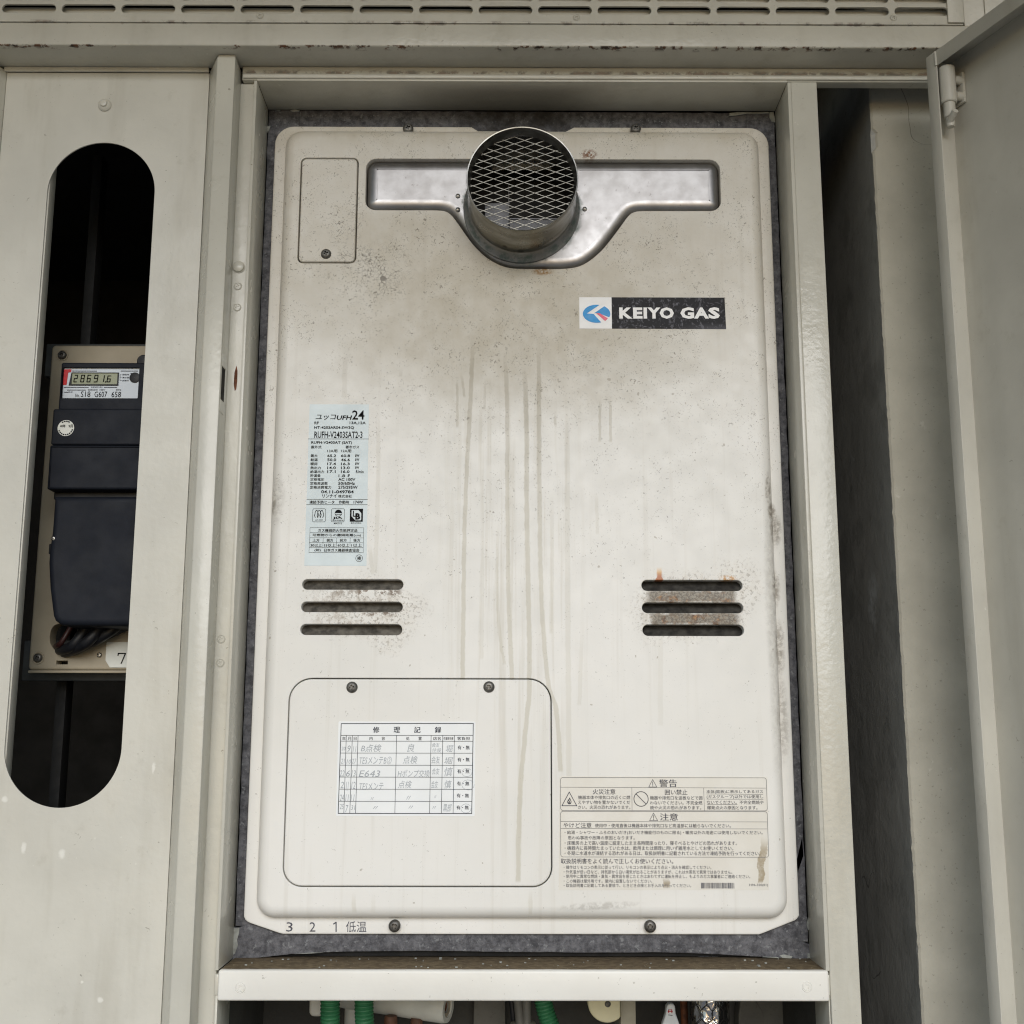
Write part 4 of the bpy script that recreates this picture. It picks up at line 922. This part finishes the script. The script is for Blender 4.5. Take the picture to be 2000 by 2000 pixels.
# ------------------------------------------------------------------ felt packing round the heater
gs = thing('packing', 'dark grey felt packing with torn edges filling the gap around the heater', 'packing', (0, .004, 1.15))
random.seed(11)
def jag(a, b, amp, n, seed, bow=None):
    o = []
    for i in range(n):
        t = i/(n-1); x = a[0]+(b[0]-a[0])*t; z = a[1]+(b[1]-a[1])*t; d = Vector((b[0]-a[0], b[1]-a[1])).normalized()
        k = amp*(mnoise.noise((seed, t*n*.35, 0))+.5*mnoise.noise((seed+5, t*n*.9, 0)))+(bow(t) if bow else 0)
        o.append((x-d.y*k, z+d.x*k))
    return o
YG = .0035
b_ = [(-0.24493, 1.15194), (-0.23226, 1.15304), (-0.21415, 1.15457), (-0.19603, 1.15654), (-0.16880, 1.15831), (-0.13243, 1.15921), (-0.06416, 1.15973), (0.00415, 1.15894), (0.07247, 1.15858), (0.14082, 1.15866), (0.18181, 1.15740), (0.22276, 1.15528), (0.25459, 1.15358), (0.27099, 1.15338)]
b_ = [(x, z+.0005*mnoise.noise((x*300, 0, 1))) for x, z in spline(b_, 6)]
tl = [(0.27152, 1.16576), (0.25978, 1.16879), (0.24423, 1.18012), (0.22856, 1.18973), (-0.19720, 1.18921), (-0.22435, 1.18218), (-0.23348, 1.18217), (-0.24022, 1.17954), (-0.24478, 1.17954)]
MB().plate(b_+tl, [], YG, .012, .0010, 2).build('strip', 'gasket_felt', gs)
MB().box(-.2345, .2570, .0085, .013, 1.1547, 1.1700, .0005).build('backing', 'soot_black', gs)
xl0, xl1 = -.2437, -.215; zb_, zt_ = (-0.24438, 1.18085)[1], (-0.24574, 1.97040)[1]
e = jag((-.2433, zb_), (-.2434, zt_), .0006, 120, 1.3)
MB().plate([(x, z) for x, z in [(-.212, zb_)]]+[(-.212, zt_)]+e[::-1], [], YG+.0008, .012, .0008, 2).build('strip', 'gasket_felt', gs)
e = jag((.2683, (0.26979, 1.16793)[1]), (.2683, (0.26812, 1.96888)[1]), .0009, 120, 4.1)
MB().plate([(.240, (0.26979, 1.16793)[1])]+e+[(.240, (0.26812, 1.96888)[1])], [], YG+.0008, .012, .0008, 2).build('strip', 'gasket_felt', gs)
e = jag((-.2425, (-0.24369, 1.97097)[1]), (.2675, (0.26814, 1.96944)[1]), .0007, 120, 8.1)
MB().plate(e+[(.2590, 1.925), (-.2345, 1.925)], [], YG+.0016, .012, .0008, 2).build('strip', 'gasket_felt', gs)
def scrap(pts, y=YG-.0006): MB().plate(pts, [], y, y+.0010, .0003, 1).build('torn_scrap', 'torn_paper', gs)
scrap([(-0.22189, 1.96908), (-0.21729, 1.97078), (-0.21155, 1.96912), (-0.21359, 1.96827), (-0.21875, 1.96797)]); scrap([(-0.23745, 1.97015), (-0.23122, 1.96961), (-0.23223, 1.96877)])
scrap([(-0.24554, 1.95194), (-0.24092, 1.95251), (-0.24178, 1.94805), (-0.24470, 1.94358), (-0.24543, 1.94247), (-0.24438, 1.94860)])
scrap([(0.26347, 1.96942), (0.26763, 1.96972), (0.26847, 1.96439), (0.26875, 1.95823), (0.26515, 1.95878), (0.26324, 1.96325)])
scrap([(0.22298, 1.96815), (0.23079, 1.96902), (0.24635, 1.96908), (0.26192, 1.96953), (0.26343, 1.96830), (0.25146, 1.96713), (0.23851, 1.96737), (0.22860, 1.96537), (0.22237, 1.96506)])
scrap([(-0.24432, 1.17954), (-0.23885, 1.17954), (-0.23912, 1.17518), (-0.24068, 1.16908), (-0.23958, 1.16474), (-0.24201, 1.15779), (-0.24375, 1.15606), (-0.24470, 1.16734)])
scrap([(0.24195, 1.15660), (0.24609, 1.15747), (0.25377, 1.15575), (0.25233, 1.15401), (0.24460, 1.15443)]); scrap([(0.26664, 1.15836), (0.27075, 1.15837), (0.27103, 1.15446), (0.26691, 1.15403)])
scrap([(0.26991, 1.19198), (0.27165, 1.18979), (0.27164, 1.17884), (0.26841, 1.17840), (0.26725, 1.18321)]); scrap([(0.22733, 1.15563), (0.24098, 1.15508), (0.24140, 1.15421), (0.22685, 1.15506)])
scrap([(-0.18924, 1.15742), (-0.17337, 1.15873), (-0.16335, 1.15853), (-0.17424, 1.15765)])
random.seed(2)
g = MB()
for i in range(46):
    x, y, z = random.uniform(-.235, .262), random.uniform(-.044, .002), 1.1541; s_ = random.uniform(.0004, .0011)
    g.box(x-s_, x+s_, y-s_*.6, y+s_*.6, z, z+s_*.9)
tag(g.build('crumbs', 'torn_paper', smooth=False), 'pale crumbs of packing scattered on the dusty sill', 'crumbs', kind='stuff')

# ------------------------------------------------------------------ electric meter on its board, behind the left door
mb_ = thing('meter_board', 'beige plastic backboard with corner screws and a 7 card, behind the oval cutout', 'board', (-.40, .05, 1.25))
bx0, bz1, bz0 = (-0.46290, 1.73343)[0], (-0.42219, 1.73680)[1], (-0.41575, 1.40967)[1]
hole = spline([(-0.44413, 1.44114), (-0.44317, 1.44857), (-0.43760, 1.45405), (-0.41884, 1.45557), (-0.38401, 1.45465), (-0.36806, 1.45369), (-0.36876, 1.44872), (-0.38560, 1.44026), (-0.40493, 1.43281), (-0.41938, 1.42687), (-0.42917, 1.42537), (-0.43781, 1.42880), (-0.44268, 1.43471), (-0.44413, 1.44114)], 4)[:-1]
sl = [(-0.43612, 1.41527), (-0.42501, 1.41530), (-0.42525, 1.41873), (-0.43636, 1.41871)]
MB().plate(rrect(bx0, -.27, bz0, bz1, .004, 5), [hole, sl], .05, .066, .0025, 4, .0006).build('backplate', 'board_plastic', mb_)
g = MB(); g.box(bx0+.0015, -.272, .046, .0505, bz0-.0030, bz0-.0002, .001); g.build('drip_edge', 'board_plastic', mb_)
for x, z in ((-0.45150, 1.72590), (-0.45384, 1.42138)):
    g = MB(); g.lathe((x, .05, z), [(.0062, .0), (.0058, -.0008), (.0050, -.0006), (.0048, .002)], 24); g.build('screw_well', 'board_plastic', mb_)
    screw(MB(), x, z, .0496, .0044, .0028).build('screw', 'screw_steel', mb_)
x, z = (-0.39473, 1.42420); screw(MB(), x, z, .05, .0026, .0022).build('screw', 'rivet_steel', mb_)
for a, b in (((-0.47225, 1.43960), (-0.46928, 1.40027)), ((-0.49531, 1.74418), (-0.49266, 1.70910))):
    MB().box((-0.47562, 1.41888)[0], -.27, .068, .074, b[1], a[1], .001).build('bracket', 'bracket_grey', mb_)
MB().box((-0.45721, 1.73345)[0]+.004, (-0.44270, 1.73349)[0], .10, .12, .7, 1.97, .001).build('mounting_rail', 'rail_dark', mb_)
c0, c1 = (-0.38854, 1.41217), (-0.35814, 1.43686)
cd_ = MB().plate([(c0[0]+.0046, c0[1]), (c1[0], c0[1]), (c1[0], c1[1]), (c0[0]+.001, c1[1]), (c0[0], c1[1]-.001), (c0[0], c0[1]+.007)], [], .0488, .0502, .0004).build('number_card', 'card_white', mb_)
g = MB(); a, b = (-0.37644, 1.41612), (-0.36936, 1.42573)
g.stroke([(a[0], b[1]-.0018), (a[0]+.0002, b[1]), (b[0], b[1]), (a[0]+.0035, a[1])], .0011, .0484)
g.build('lettering', 'ink_black', cd_, False)

em = thing('electric_meter', 'dark navy electric meter with digital display seen through the oval cutout', 'electric meter', (-.40, .05, 1.33))
f0, f1 = (-0.43272, 1.66605), (-0.35392, 1.70274)
w0, w1 = (-0.43058, 1.66707), (-0.35711, 1.69783)
g = MB(); g.plate(rrect(f0[0], -.275, (-0.39600, 1.65492)[1], f1[1], .002, 4), [rrect(w0[0], w1[0], w0[1], w1[1], .0006, 2)], 0.0, .0495, .0016, 3, .0004)
g.build('display_housing', 'dark_plastic', em)
xk = (-0.35561, 1.70636); MB().lathe((xk[0], .01, xk[1]), [(.0062, .03), (.0062, -.004), (.0050, -.006), (.0001, -.0065)], 20).build('knob', 'dark_plastic_edge', em)
lp = MB().plate([w0, (w1[0], w0[1]), w1, (w0[0], w1[1])], [], .0030, .0040, 0.0).build('dial_plate', 'meter_label', em, False)
yq = .0026; g = MB()
lines(g, [("No.", (-0.41799, 1.66874), (-0.41393, 1.67217)), ("S18", (-0.41285, 1.66891), (-0.40363, 1.67457)), ("G607", (-0.39968, 1.66879), (-0.38759, 1.67446)), ("658", (-0.38322, 1.66869), (-0.37413, 1.67435))], yq, .0)
lines(g, [("順動作", (-0.37396, 1.69058), (-0.36745, 1.69224)), ("無計量", (-0.37378, 1.68759), (-0.36742, 1.68925)), ("逆動作", (-0.37374, 1.68461), (-0.36739, 1.68627))], yq, .012)
for zv in ((-0.37601, 1.69132), (-0.37583, 1.68833), (-0.37566, 1.68550)): g.stroke([zv, (zv[0]+.0012, zv[1])], .0003, yq)
g.stroke([(-0.37630, 1.69132), (-0.37595, 1.68550)], .0003, yq)
g.build('lettering', 'ink_black', lp, False)
g = MB()
lines(g, [("家庭用電力量計", (-0.40357, 1.67799), (-0.39206, 1.67950)), ("単相3線式", (-0.40639, 1.67516), (-0.39677, 1.67696)), ("100V", (-0.39495, 1.67533), (-0.38961, 1.67698)), ("50Hz", (-0.37934, 1.67538), (-0.37429, 1.67702)), ("検定", (-0.42543, 1.67303), (-0.42067, 1.67452))], yq, .006)
for a, b in (((-0.42263, 1.69492), (-0.39822, 1.69514)), ((-0.37552, 1.69505), (-0.35944, 1.69525)), ((-0.36604, 1.69269), (-0.35930, 1.69278)), ((-0.42939, 1.67851), (-0.40505, 1.67865)), ((-0.39072, 1.67862), (-0.37855, 1.67872)), ((-0.42634, 1.67584), (-0.40845, 1.67597)), ((-0.42905, 1.67361), (-0.42548, 1.67369))):
    x = a[0]
    while x < b[0]-.0006:
        l = random.uniform(.0005, .0016); g.stroke([(x, a[1]), (min(b[0], x+l), a[1])], .0007, yq); x += l+random.uniform(.0003, .0007)
g.build('fine_print', 'ink_grey', lp, False)
r0, r1 = (-0.43127, 1.68088), (-0.42647, 1.69656); r2 = (-0.42366, 1.69328)
MB().plate([r0, (r1[0]-.0008, r0[1]), (r1[0], r2[1]), (r2[0], r2[1]+.0006), (r2[0], r1[1]), (r0[0]+.0008, r1[1])], [], yq, yq+.0003, 0.0).build('red_mark', 'ink_red', lp, False)
x, z = (-0.36170, 1.68837); MB().lathe((x, .0030, z), [(.0052, 0), (.0052, -.0008), (.0040, -.0012), (.0001, -.0012)], 20).build('sensor', 'dark_plastic_edge', lp)
l0, l1 = (-0.42507, 1.68031), (-0.37729, 1.69341)
g = MB(); k0, k1 = (-0.42243, 1.68150), (-0.37839, 1.69266)
g.plate([l0, (l1[0], l0[1]), l1, (l0[0]+.002, l1[1])], [[k0, (k1[0], k0[1]), k1, (k0[0], k1[1])]], .0018, .0032, .0004, 2, 0.0)
ds = g.build('display_frame', 'dark_plastic_edge', em)
MB().plate([k0, (k1[0], k0[1]), k1, (k0[0], k1[1])], [], .0026, .0031, 0.0).build('display', 'lcd_green', ds, False)
g = MB(); SEG = {'2': 'abged', '8': 'abcdefg', '6': 'afgedc', '9': 'abcdfg', '1': 'bc'}
def digit(ch, p0, p1):
    x0, z0, x1, z1 = p0[0], p0[1], p1[0], p1[1]; zm = (z0+z1)/2; sh = .0007
    def P(x, z): return (x+(z-z0)/(z1-z0)*sh, z)
    for s_ in SEG[ch]:
        a, b = {'a': ((x0, z1), (x1, z1)), 'g': ((x0, zm), (x1, zm)), 'd': ((x0, z0), (x1, z0)), 'f': ((x0, zm), (x0, z1)), 'b': ((x1, zm), (x1, z1)), 'e': ((x0, z0), (x0, zm)), 'c': ((x1, z0), (x1, zm))}[s_]
        g.stroke([P(*a), P(*b)], .00085, .0022)
for ch, p0, p1 in (('2', (-0.42030, 1.68389), (-0.41774, 1.69061)), ('8', (-0.41385, 1.68391), (-0.41100, 1.69063)), ('6', (-0.40769, 1.68393), (-0.40483, 1.69064)), ('9', (-0.40095, 1.68394), (-0.39794, 1.69066)), ('1', (-0.39393, 1.68411), (-0.39175, 1.69038)), ('6', (-0.38833, 1.68398), (-0.38555, 1.68995))): digit(ch, p0, p1)
p = (-0.38976, 1.68397); g.stroke([p, (p[0]+.0003, p[1])], .0012, .0022)
g.build('digits', 'ink_black', ds, False)
# covers below the display
x2 = (-0.43652, 1.63604)[0]
MB().plate(rrect(x2, -.272, (-0.39869, 1.62048)[1], (-0.40098, 1.65567)[1], .0018, 3), [], -.0022, .0495, .0014, 3).build('terminal_cover', 'dark_plastic', em)
MB().plate(rrect(x2-.0004, -.272, (-0.39587, 1.57697)[1], (-0.39866, 1.61998)[1], .0016, 3), [], -.0030, .0495, .0022, 3).build('terminal_cover', 'dark_plastic', em)
MB().plate(rrect(x2+.001, -.272, (-0.39542, 1.57002)[1], (-0.39590, 1.57746)[1], .001, 2), [], .012, .0495, .001).build('terminal_block', 'dark_plastic_edge', em)
lo = [(-0.42816, 1.56975), (-0.42809, 1.55499), (-0.42815, 1.53542), (-0.42958, 1.51839), (-0.42943, 1.50628), (-0.42652, 1.48222), (-0.42163, 1.45692), (-0.41940, 1.45218), (-0.41392, 1.44839), (-0.40438, 1.44746)]
MB().plate(lo+[(-.272, (-0.40438, 1.44746)[1]), (-.272, (-0.42816, 1.56975)[1])], [], -.0075, .0495, .0060, 6).build('lower_cover', 'dark_plastic', em)
x, z = (-0.43102, 1.52178); MB().box(x-.0035, x+.006, .006, .02, z-.0055, z+.0045, .001).build('tab', 'dark_plastic_edge', em)
x, z = (-0.42578, 1.52909); screw(MB(), x, z, -.0060, .0024, .0016).build('screw', 'rivet_steel', em)
x, z = (-0.42298, 1.63665)
ss_ = MB().plate(circle(x, z, (-0.41512, 1.63667)[0]-x, 36), [], -.0026, -.0019, 0.0).build('seal_sticker', 'card_white', em, False)
g = MB(); yq = -.0030
lines(g, [("40年", (-0.42860, 1.63708), (-0.42329, 1.64016)), ("9月", (-0.42038, 1.63695), (-0.41648, 1.64003))], yq, .012)
R_ = ((-0.41512, 1.63667)[0]-x)*.84
for k in range(9):
    a = radians(200+k*17.5); g.stroke([(x+R_*cos(a), z+R_*sin(a)), (x+R_*cos(a+.12), z+R_*sin(a+.12))], .0011, yq)
for k in range(4):
    a = radians(62+k*18); g.stroke([(x+R_*cos(a), z+R_*sin(a)), (x+R_*cos(a+.13), z+R_*sin(a+.13))], .0011, yq)
g.build('lettering', 'ink_black', ss_, False)
# supply cables
CG = 'supply cables bent through the hole below the meter'
for i, (pa, pb, pc, y, r, mt, lab) in enumerate((
    ((-0.44007, 1.43274), (-0.42737, 1.43524), (-0.41788, 1.45607), .036, .0026, 'cable_red', 'thin dark red cable, leftmost below the meter'),
    ((-0.43583, 1.42880), (-0.41335, 1.43280), (-0.40096, 1.45561), .030, .0050, 'cable_black', 'black cable between the red cable and a second black one, below the meter'),
    ((-0.43075, 1.42684), (-0.39962, 1.43480), (-0.38603, 1.45514), .026, .0055, 'cable_black', 'lower thick black cable under the dark navy meter cover'),
    ((-0.42439, 1.42784), (-0.38612, 1.44076), (-0.37016, 1.45567), .030, .0050, 'cable_black', 'rightmost black cable below the meter, next to the door edge'))):
    pts = spline([(pa[0]-.004, .075, pa[1]+.004), (pa[0]+.002, .052, pa[1]), (pb[0], y, pb[1]), (pc[0], y+.004, pc[1]), (pc[0]+.004, y+.01, pc[1]+.02)], 7)
    tag(MB().tube(pts, r, 12).build('power_cable', mt), lab, 'cable', CG)

# ------------------------------------------------------------------ pipe space below the heater
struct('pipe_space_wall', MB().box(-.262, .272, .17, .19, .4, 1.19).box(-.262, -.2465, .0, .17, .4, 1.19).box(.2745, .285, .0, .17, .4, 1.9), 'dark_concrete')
random.seed(9)
def patch(pts, y, name, label):
    q = [(x+random.uniform(-.002, .002), z+random.uniform(-.002, .002)) for x, z in pts]
    tag(MB().plate(q, [], y, y+.02, .002, 2).build(name, 'mortar'), label, 'mortar')
patch([(0.23702, 1.11508), (0.28577, 1.11514), (0.28502, 1.07158), (0.28315, 1.03810), (0.22786, 1.03805), (0.23216, 1.07634)], .148, 'mortar_patch', 'rough grey mortar patch on the wall right of the foil-wrapped pipe')
patch([(-0.03372, 1.11479), (-0.00297, 1.11483), (-0.00022, 1.03785), (-0.03415, 1.03782)], .148, 'mortar_patch', 'smooth grey mortar patch between the white insulated pipe and the grey cables')
def conduit(label, pts, r):
    pts = spline(pts, 40); L_ = 0; P = [Vector(p) for p in pts]; acc = [0]
    for a, b in zip(P, P[1:]): acc.append(acc[-1]+(b-a).length)
    N = int(acc[-1]/.0008); Q = []
    j = 0
    for i in range(N):
        s_ = acc[-1]*i/(N-1)
        while j < len(P)-2 and acc[j+1] < s_: j += 1
        Q.append(P[j].lerp(P[j+1], (s_-acc[j])/max(1e-9, acc[j+1]-acc[j])))
    rr_ = lambda i: r*(1-.13*(.5+.5*cos(2*pi*(acc[-1]*i/(N-1))/.0033))**2)
    tag(MB().tube(Q, rr_, 20).build('corrugated_conduit', 'conduit_green'), label, 'conduit', 'green corrugated conduits under the heater')
def P3(p, y): return (p[0], y, p[1])
conduit('green corrugated conduit, leftmost, under the sill rail', [P3((-0.16157, 1.13469), .04), P3((-0.16127, 1.10810), .04), P3((-0.16109, 1.08612), .042), P3((-0.16154, 1.03832), .05)], (-0.15216, 1.09930)[0]-(-0.16124, 1.09929)[0])
conduit('green corrugated conduit just left of the white insulated pipe', [P3((-0.13066, 1.13472), .04), P3((-0.13049, 1.10813), .04), P3((-0.12949, 1.08615), .042), P3((-0.12743, 1.03835), .05)], (-0.12142, 1.09933)[0]-(-0.13027, 1.09932)[0])
conduit('dark green corrugated conduit leaning right beside the grey cables', [P3((0.02862, 1.13759), .075), P3((0.03336, 1.10555), .075), P3((0.04001, 1.08287), .075), P3((0.06170, 1.03355), .07)], (0.04248, 1.10101)[0]-(0.03383, 1.10100)[0])
# lagged pipe lying across
pa, pb = (-0.13984, 1.10629), (-0.05463, 1.10000); rl = ((-0.09189, 1.11454)[1]-(-0.09140, 1.08591)[1])/2
lg = thing('insulated_pipe', 'thick white foam-lagged pipe lying across behind the green conduits', 'pipe', P3(pa, .09))
ax0, ax1 = Vector((pa[0]-.02, .100, pa[1])), Vector((pb[0], .062, pb[1]))
dv = (ax1-ax0); n_ = 30
def tubeprof(mbx, prof, base, dirv):
    """lathe along an arbitrary axis"""
    q = dirv.normalized(); rot = Vector((0, 1, 0)).rotation_difference(q).to_matrix()
    t = MB(); t.lathe((0, 0, 0), prof, 36)
    for v in t.bm.verts: v.co = rot @ v.co+base
    return mbx.join(t.bm)
Ld = dv.length
tubeprof(MB(), [(rl*.96, 0), (rl, .01), (rl*.985, Ld*.4), (rl, Ld*.7), (rl, Ld-.004), (rl*.94, Ld), (rl*.62, Ld), (rl*.60, Ld-.012)], ax0, dv).build('lagging', 'insulation', lg)
tubeprof(MB(), [(.0001, Ld-.0035), (rl*.34, Ld-.0035)], ax0, dv).build('pipe_end', 'rusty_brown', lg)
tubeprof(MB(), [(rl*.34, Ld-.002), (rl*.62, Ld-.0015)], ax0, dv).build('lagging_end', 'insulation_end', lg)
tag(MB().lathe(((-0.14788, 1.10082)[0], .10, 0), [(.0078, .9), (.0078, 1.19)], 24, 'z').build('white_pipe', 'insulation'), 'plain white upright pipe between the two left green conduits', 'pipe')
q = (-0.17876, 1.08990); tag(MB().plate(rrect(q[0]-.0065, q[0]+.0075, q[1], q[1]+.05, .005, 5), [], .07, .085, .003, 4).build('white_fitting', 'insulation'), 'rounded white plastic fitting left of the first green conduit', 'fitting')
for (a, b, lab) in (((-0.10819, 1.08635), .0055, 'left orange copper fitting below the white insulated pipe'), ((-0.08418, 1.08411), .0050, 'right orange copper fitting below the white insulated pipe')):
    g = MB(); g.lathe((a[0], .065, 0), [(.0001, a[1]+.006), (b, a[1]+.006), (b*1.15, a[1]+.003), (b*1.15, a[1]-.004), (b*.8, a[1]-.006), (b*.8, a[1]-.06)], 20, 'z')
    tag(g.build('pipe_fitting', 'copper_orange'), lab, 'fitting', 'orange fittings under the insulated pipe')
# grey cables held by a band
for (pts, lab) in (([(0.00589, 1.13296), (0.01026, 1.10098), (0.01220, 1.07832), (0.01317, 1.03351)], 'grey cable under the sill rail, left one of the banded pair'), ([(0.01701, 1.13298), (0.01796, 1.10098), (0.01843, 1.07833), (0.01888, 1.03351)], 'grey cable under the sill rail, right one of the banded pair')):
    tag(MB().tube(spline([P3(p, .07) for p in pts], 6), .0043, 12).build('grey_cable', 'cable_grey'), lab, 'cable', 'grey cables under the heater')
q = (0.01555, 1.08284); tag(MB().plate(rrect(q[0]-.0125, q[0]+.0115, q[1]-.014, q[1]+.0022, .003, 4), [], .063, .078, .002, 3).build('cable_band', 'panel_beige'), 'beige band round the two grey cables', 'band')
tag(MB().tube([P3((0.00057, 1.13296), .085), P3((0.00596, 1.08736), .085), P3((0.00936, 1.04242), .085)], .0028, 10).build('black_cable', 'cable_black'), 'thin black cable slanting behind the grey cables', 'cable')
# round cap with a screw, board beside it
x, z = (0.09122, 1.10923); R_ = (0.10897, 1.10925)[0]-x; xc = (0.10322, 1.09954)[0]
pts = [(min(px_, xc), pz) for px_, pz in circle(x, z, R_, 48)]
pts = [p for i, p in enumerate(pts) if p != pts[i-1] and not (p[0] == xc and pts[i-1][0] == xc and pts[(i+1) % len(pts)][0] == xc)]
cap = thing('round_cap', 'cream round plastic cap with one screw under the sill rail', 'cap', (x, .04, z))
MB().plate(pts, [], .04, .058, .0015, 3).build('disc', 'cap_cream', cap)
sx, sz = (0.09167, 1.10791); screw(MB(), sx, sz, .04, .0028, .002).build('screw', 'screw_steel', cap)
tag(MB().box((0.10368, 1.09955)[0], (0.11768, 1.09956)[0], .045, .12, 1.0, 1.15, .001).build('duct_box', 'panel_beige'), 'narrow beige upright box to the right of the cream cap', 'box')
# white tag with red print
tg = thing('valve_tag', 'white bottle-shaped tag with small red print left of the foil pipe', 'tag', P3((0.14888, 1.09739), .04))
MB().plate([(0.13822, 1.07764), (0.14128, 1.09079), (0.14424, 1.09870), (0.14533, 1.10576), (0.14725, 1.10796), (0.15145, 1.10797), (0.15304, 1.10576), (0.15359, 1.09959), (0.15665, 1.09080), (0.15867, 1.07766)], [], .04, .048, .0015, 3).build('tag_body', 'tag_white', tg)
g = MB(); a, b = (0.14708, 1.10047), (0.14994, 1.10311)
g.stroke([(a[0], a[1]), (a[0], b[1])], .0007, .0394); g.stroke([(b[0], a[1]), (b[0], b[1])], .0007, .0394); g.stroke([(a[0]-.0006, (a[1]+b[1])/2), (b[0]+.0006, (a[1]+b[1])/2)], .0007, .0394); g.stroke([(a[0], b[1]), (b[0], b[1])], .0005, .0394)
g.build('lettering', 'ink_red', tg, False)
g = MB(); a = (0.14658, 1.09871); b = (0.15030, 1.09827); g.stroke([a, b], .0005, .0394); g.build('underline', 'ink_black', tg, False)
tag(MB().tube(spline([P3((0.16535, 1.12855), .08), P3((0.16662, 1.10113), .08), P3((0.16717, 1.06495), .08)], 6), .0035, 12).build('rusty_rod', 'rusty_brown'), 'thin rusty brown rod between the white tag and the foil pipe', 'rod')
# foil pipe in wire netting
fpx = (0.18672, 1.09963)[0]; fr_ = (0.20398, 1.09964)[0]-fpx
fo = thing('foil_pipe', 'pipe wrapped in shiny crumpled foil and hexagonal wire netting', 'pipe', (fpx, .055, 1.0))
g = MB(); t = bmesh.new(); prev = None; random.seed(4)
for i in range(46):
    z = .98+i*.0042; cur = []
    for k in range(44):
        a = 2*pi*k/44; r_ = fr_*.95+.0022*mnoise.noise((cos(a)*2.2, sin(a)*2.2, z*70))+.0014*mnoise.noise((cos(a)*6, sin(a)*6, z*190))
        cur.append(t.verts.new((fpx+r_*cos(a), .055+r_*sin(a), z)))
    if prev:
        for k in range(44): t.faces.new((prev[k], prev[(k+1) % 44], cur[(k+1) % 44], cur[k]))
    prev = cur
bmesh.ops.recalc_face_normals(t, faces=t.faces[:]); g.join(t); g.build('foil_wrap', 'foil', fo)
g = MB(); rn = fr_*1.04; nA, hx = 10, .0125
for row in range(14):
    for k in range(nA):
        a0 = 2*pi*(k+.5*(row % 2))/nA; z0 = .985+row*hx*.98
        def C(a, z): return (fpx+rn*cos(a), .055+rn*sin(a), z)
        d_ = pi/nA
        g.tube([C(a0, z0), C(a0, z0+hx*.55)], .00036, 5, False)
        g.tube([C(a0, z0+hx*.55), C(a0+d_*.5, z0+hx*.8), C(a0+d_, z0+hx*.98)], .00036, 5, False)
        g.tube([C(a0, z0+hx*.55), C(a0-d_*.5, z0+hx*.8), C(a0-d_, z0+hx*.98)], .00036, 5, False)
g.build('wire_netting', 'hex_wire', fo)
x = (0.29797, 1.07641)[0]; tag(MB().tube([(x, .10, .9), (x, .10, 1.18)], .0018, 8).build('thin_rod', 'cable_grey'), 'thin grey upright rod near the right post under the sill rail', 'rod')

for o in bpy.data.objects:
    if '_local' in o: del o['_local']
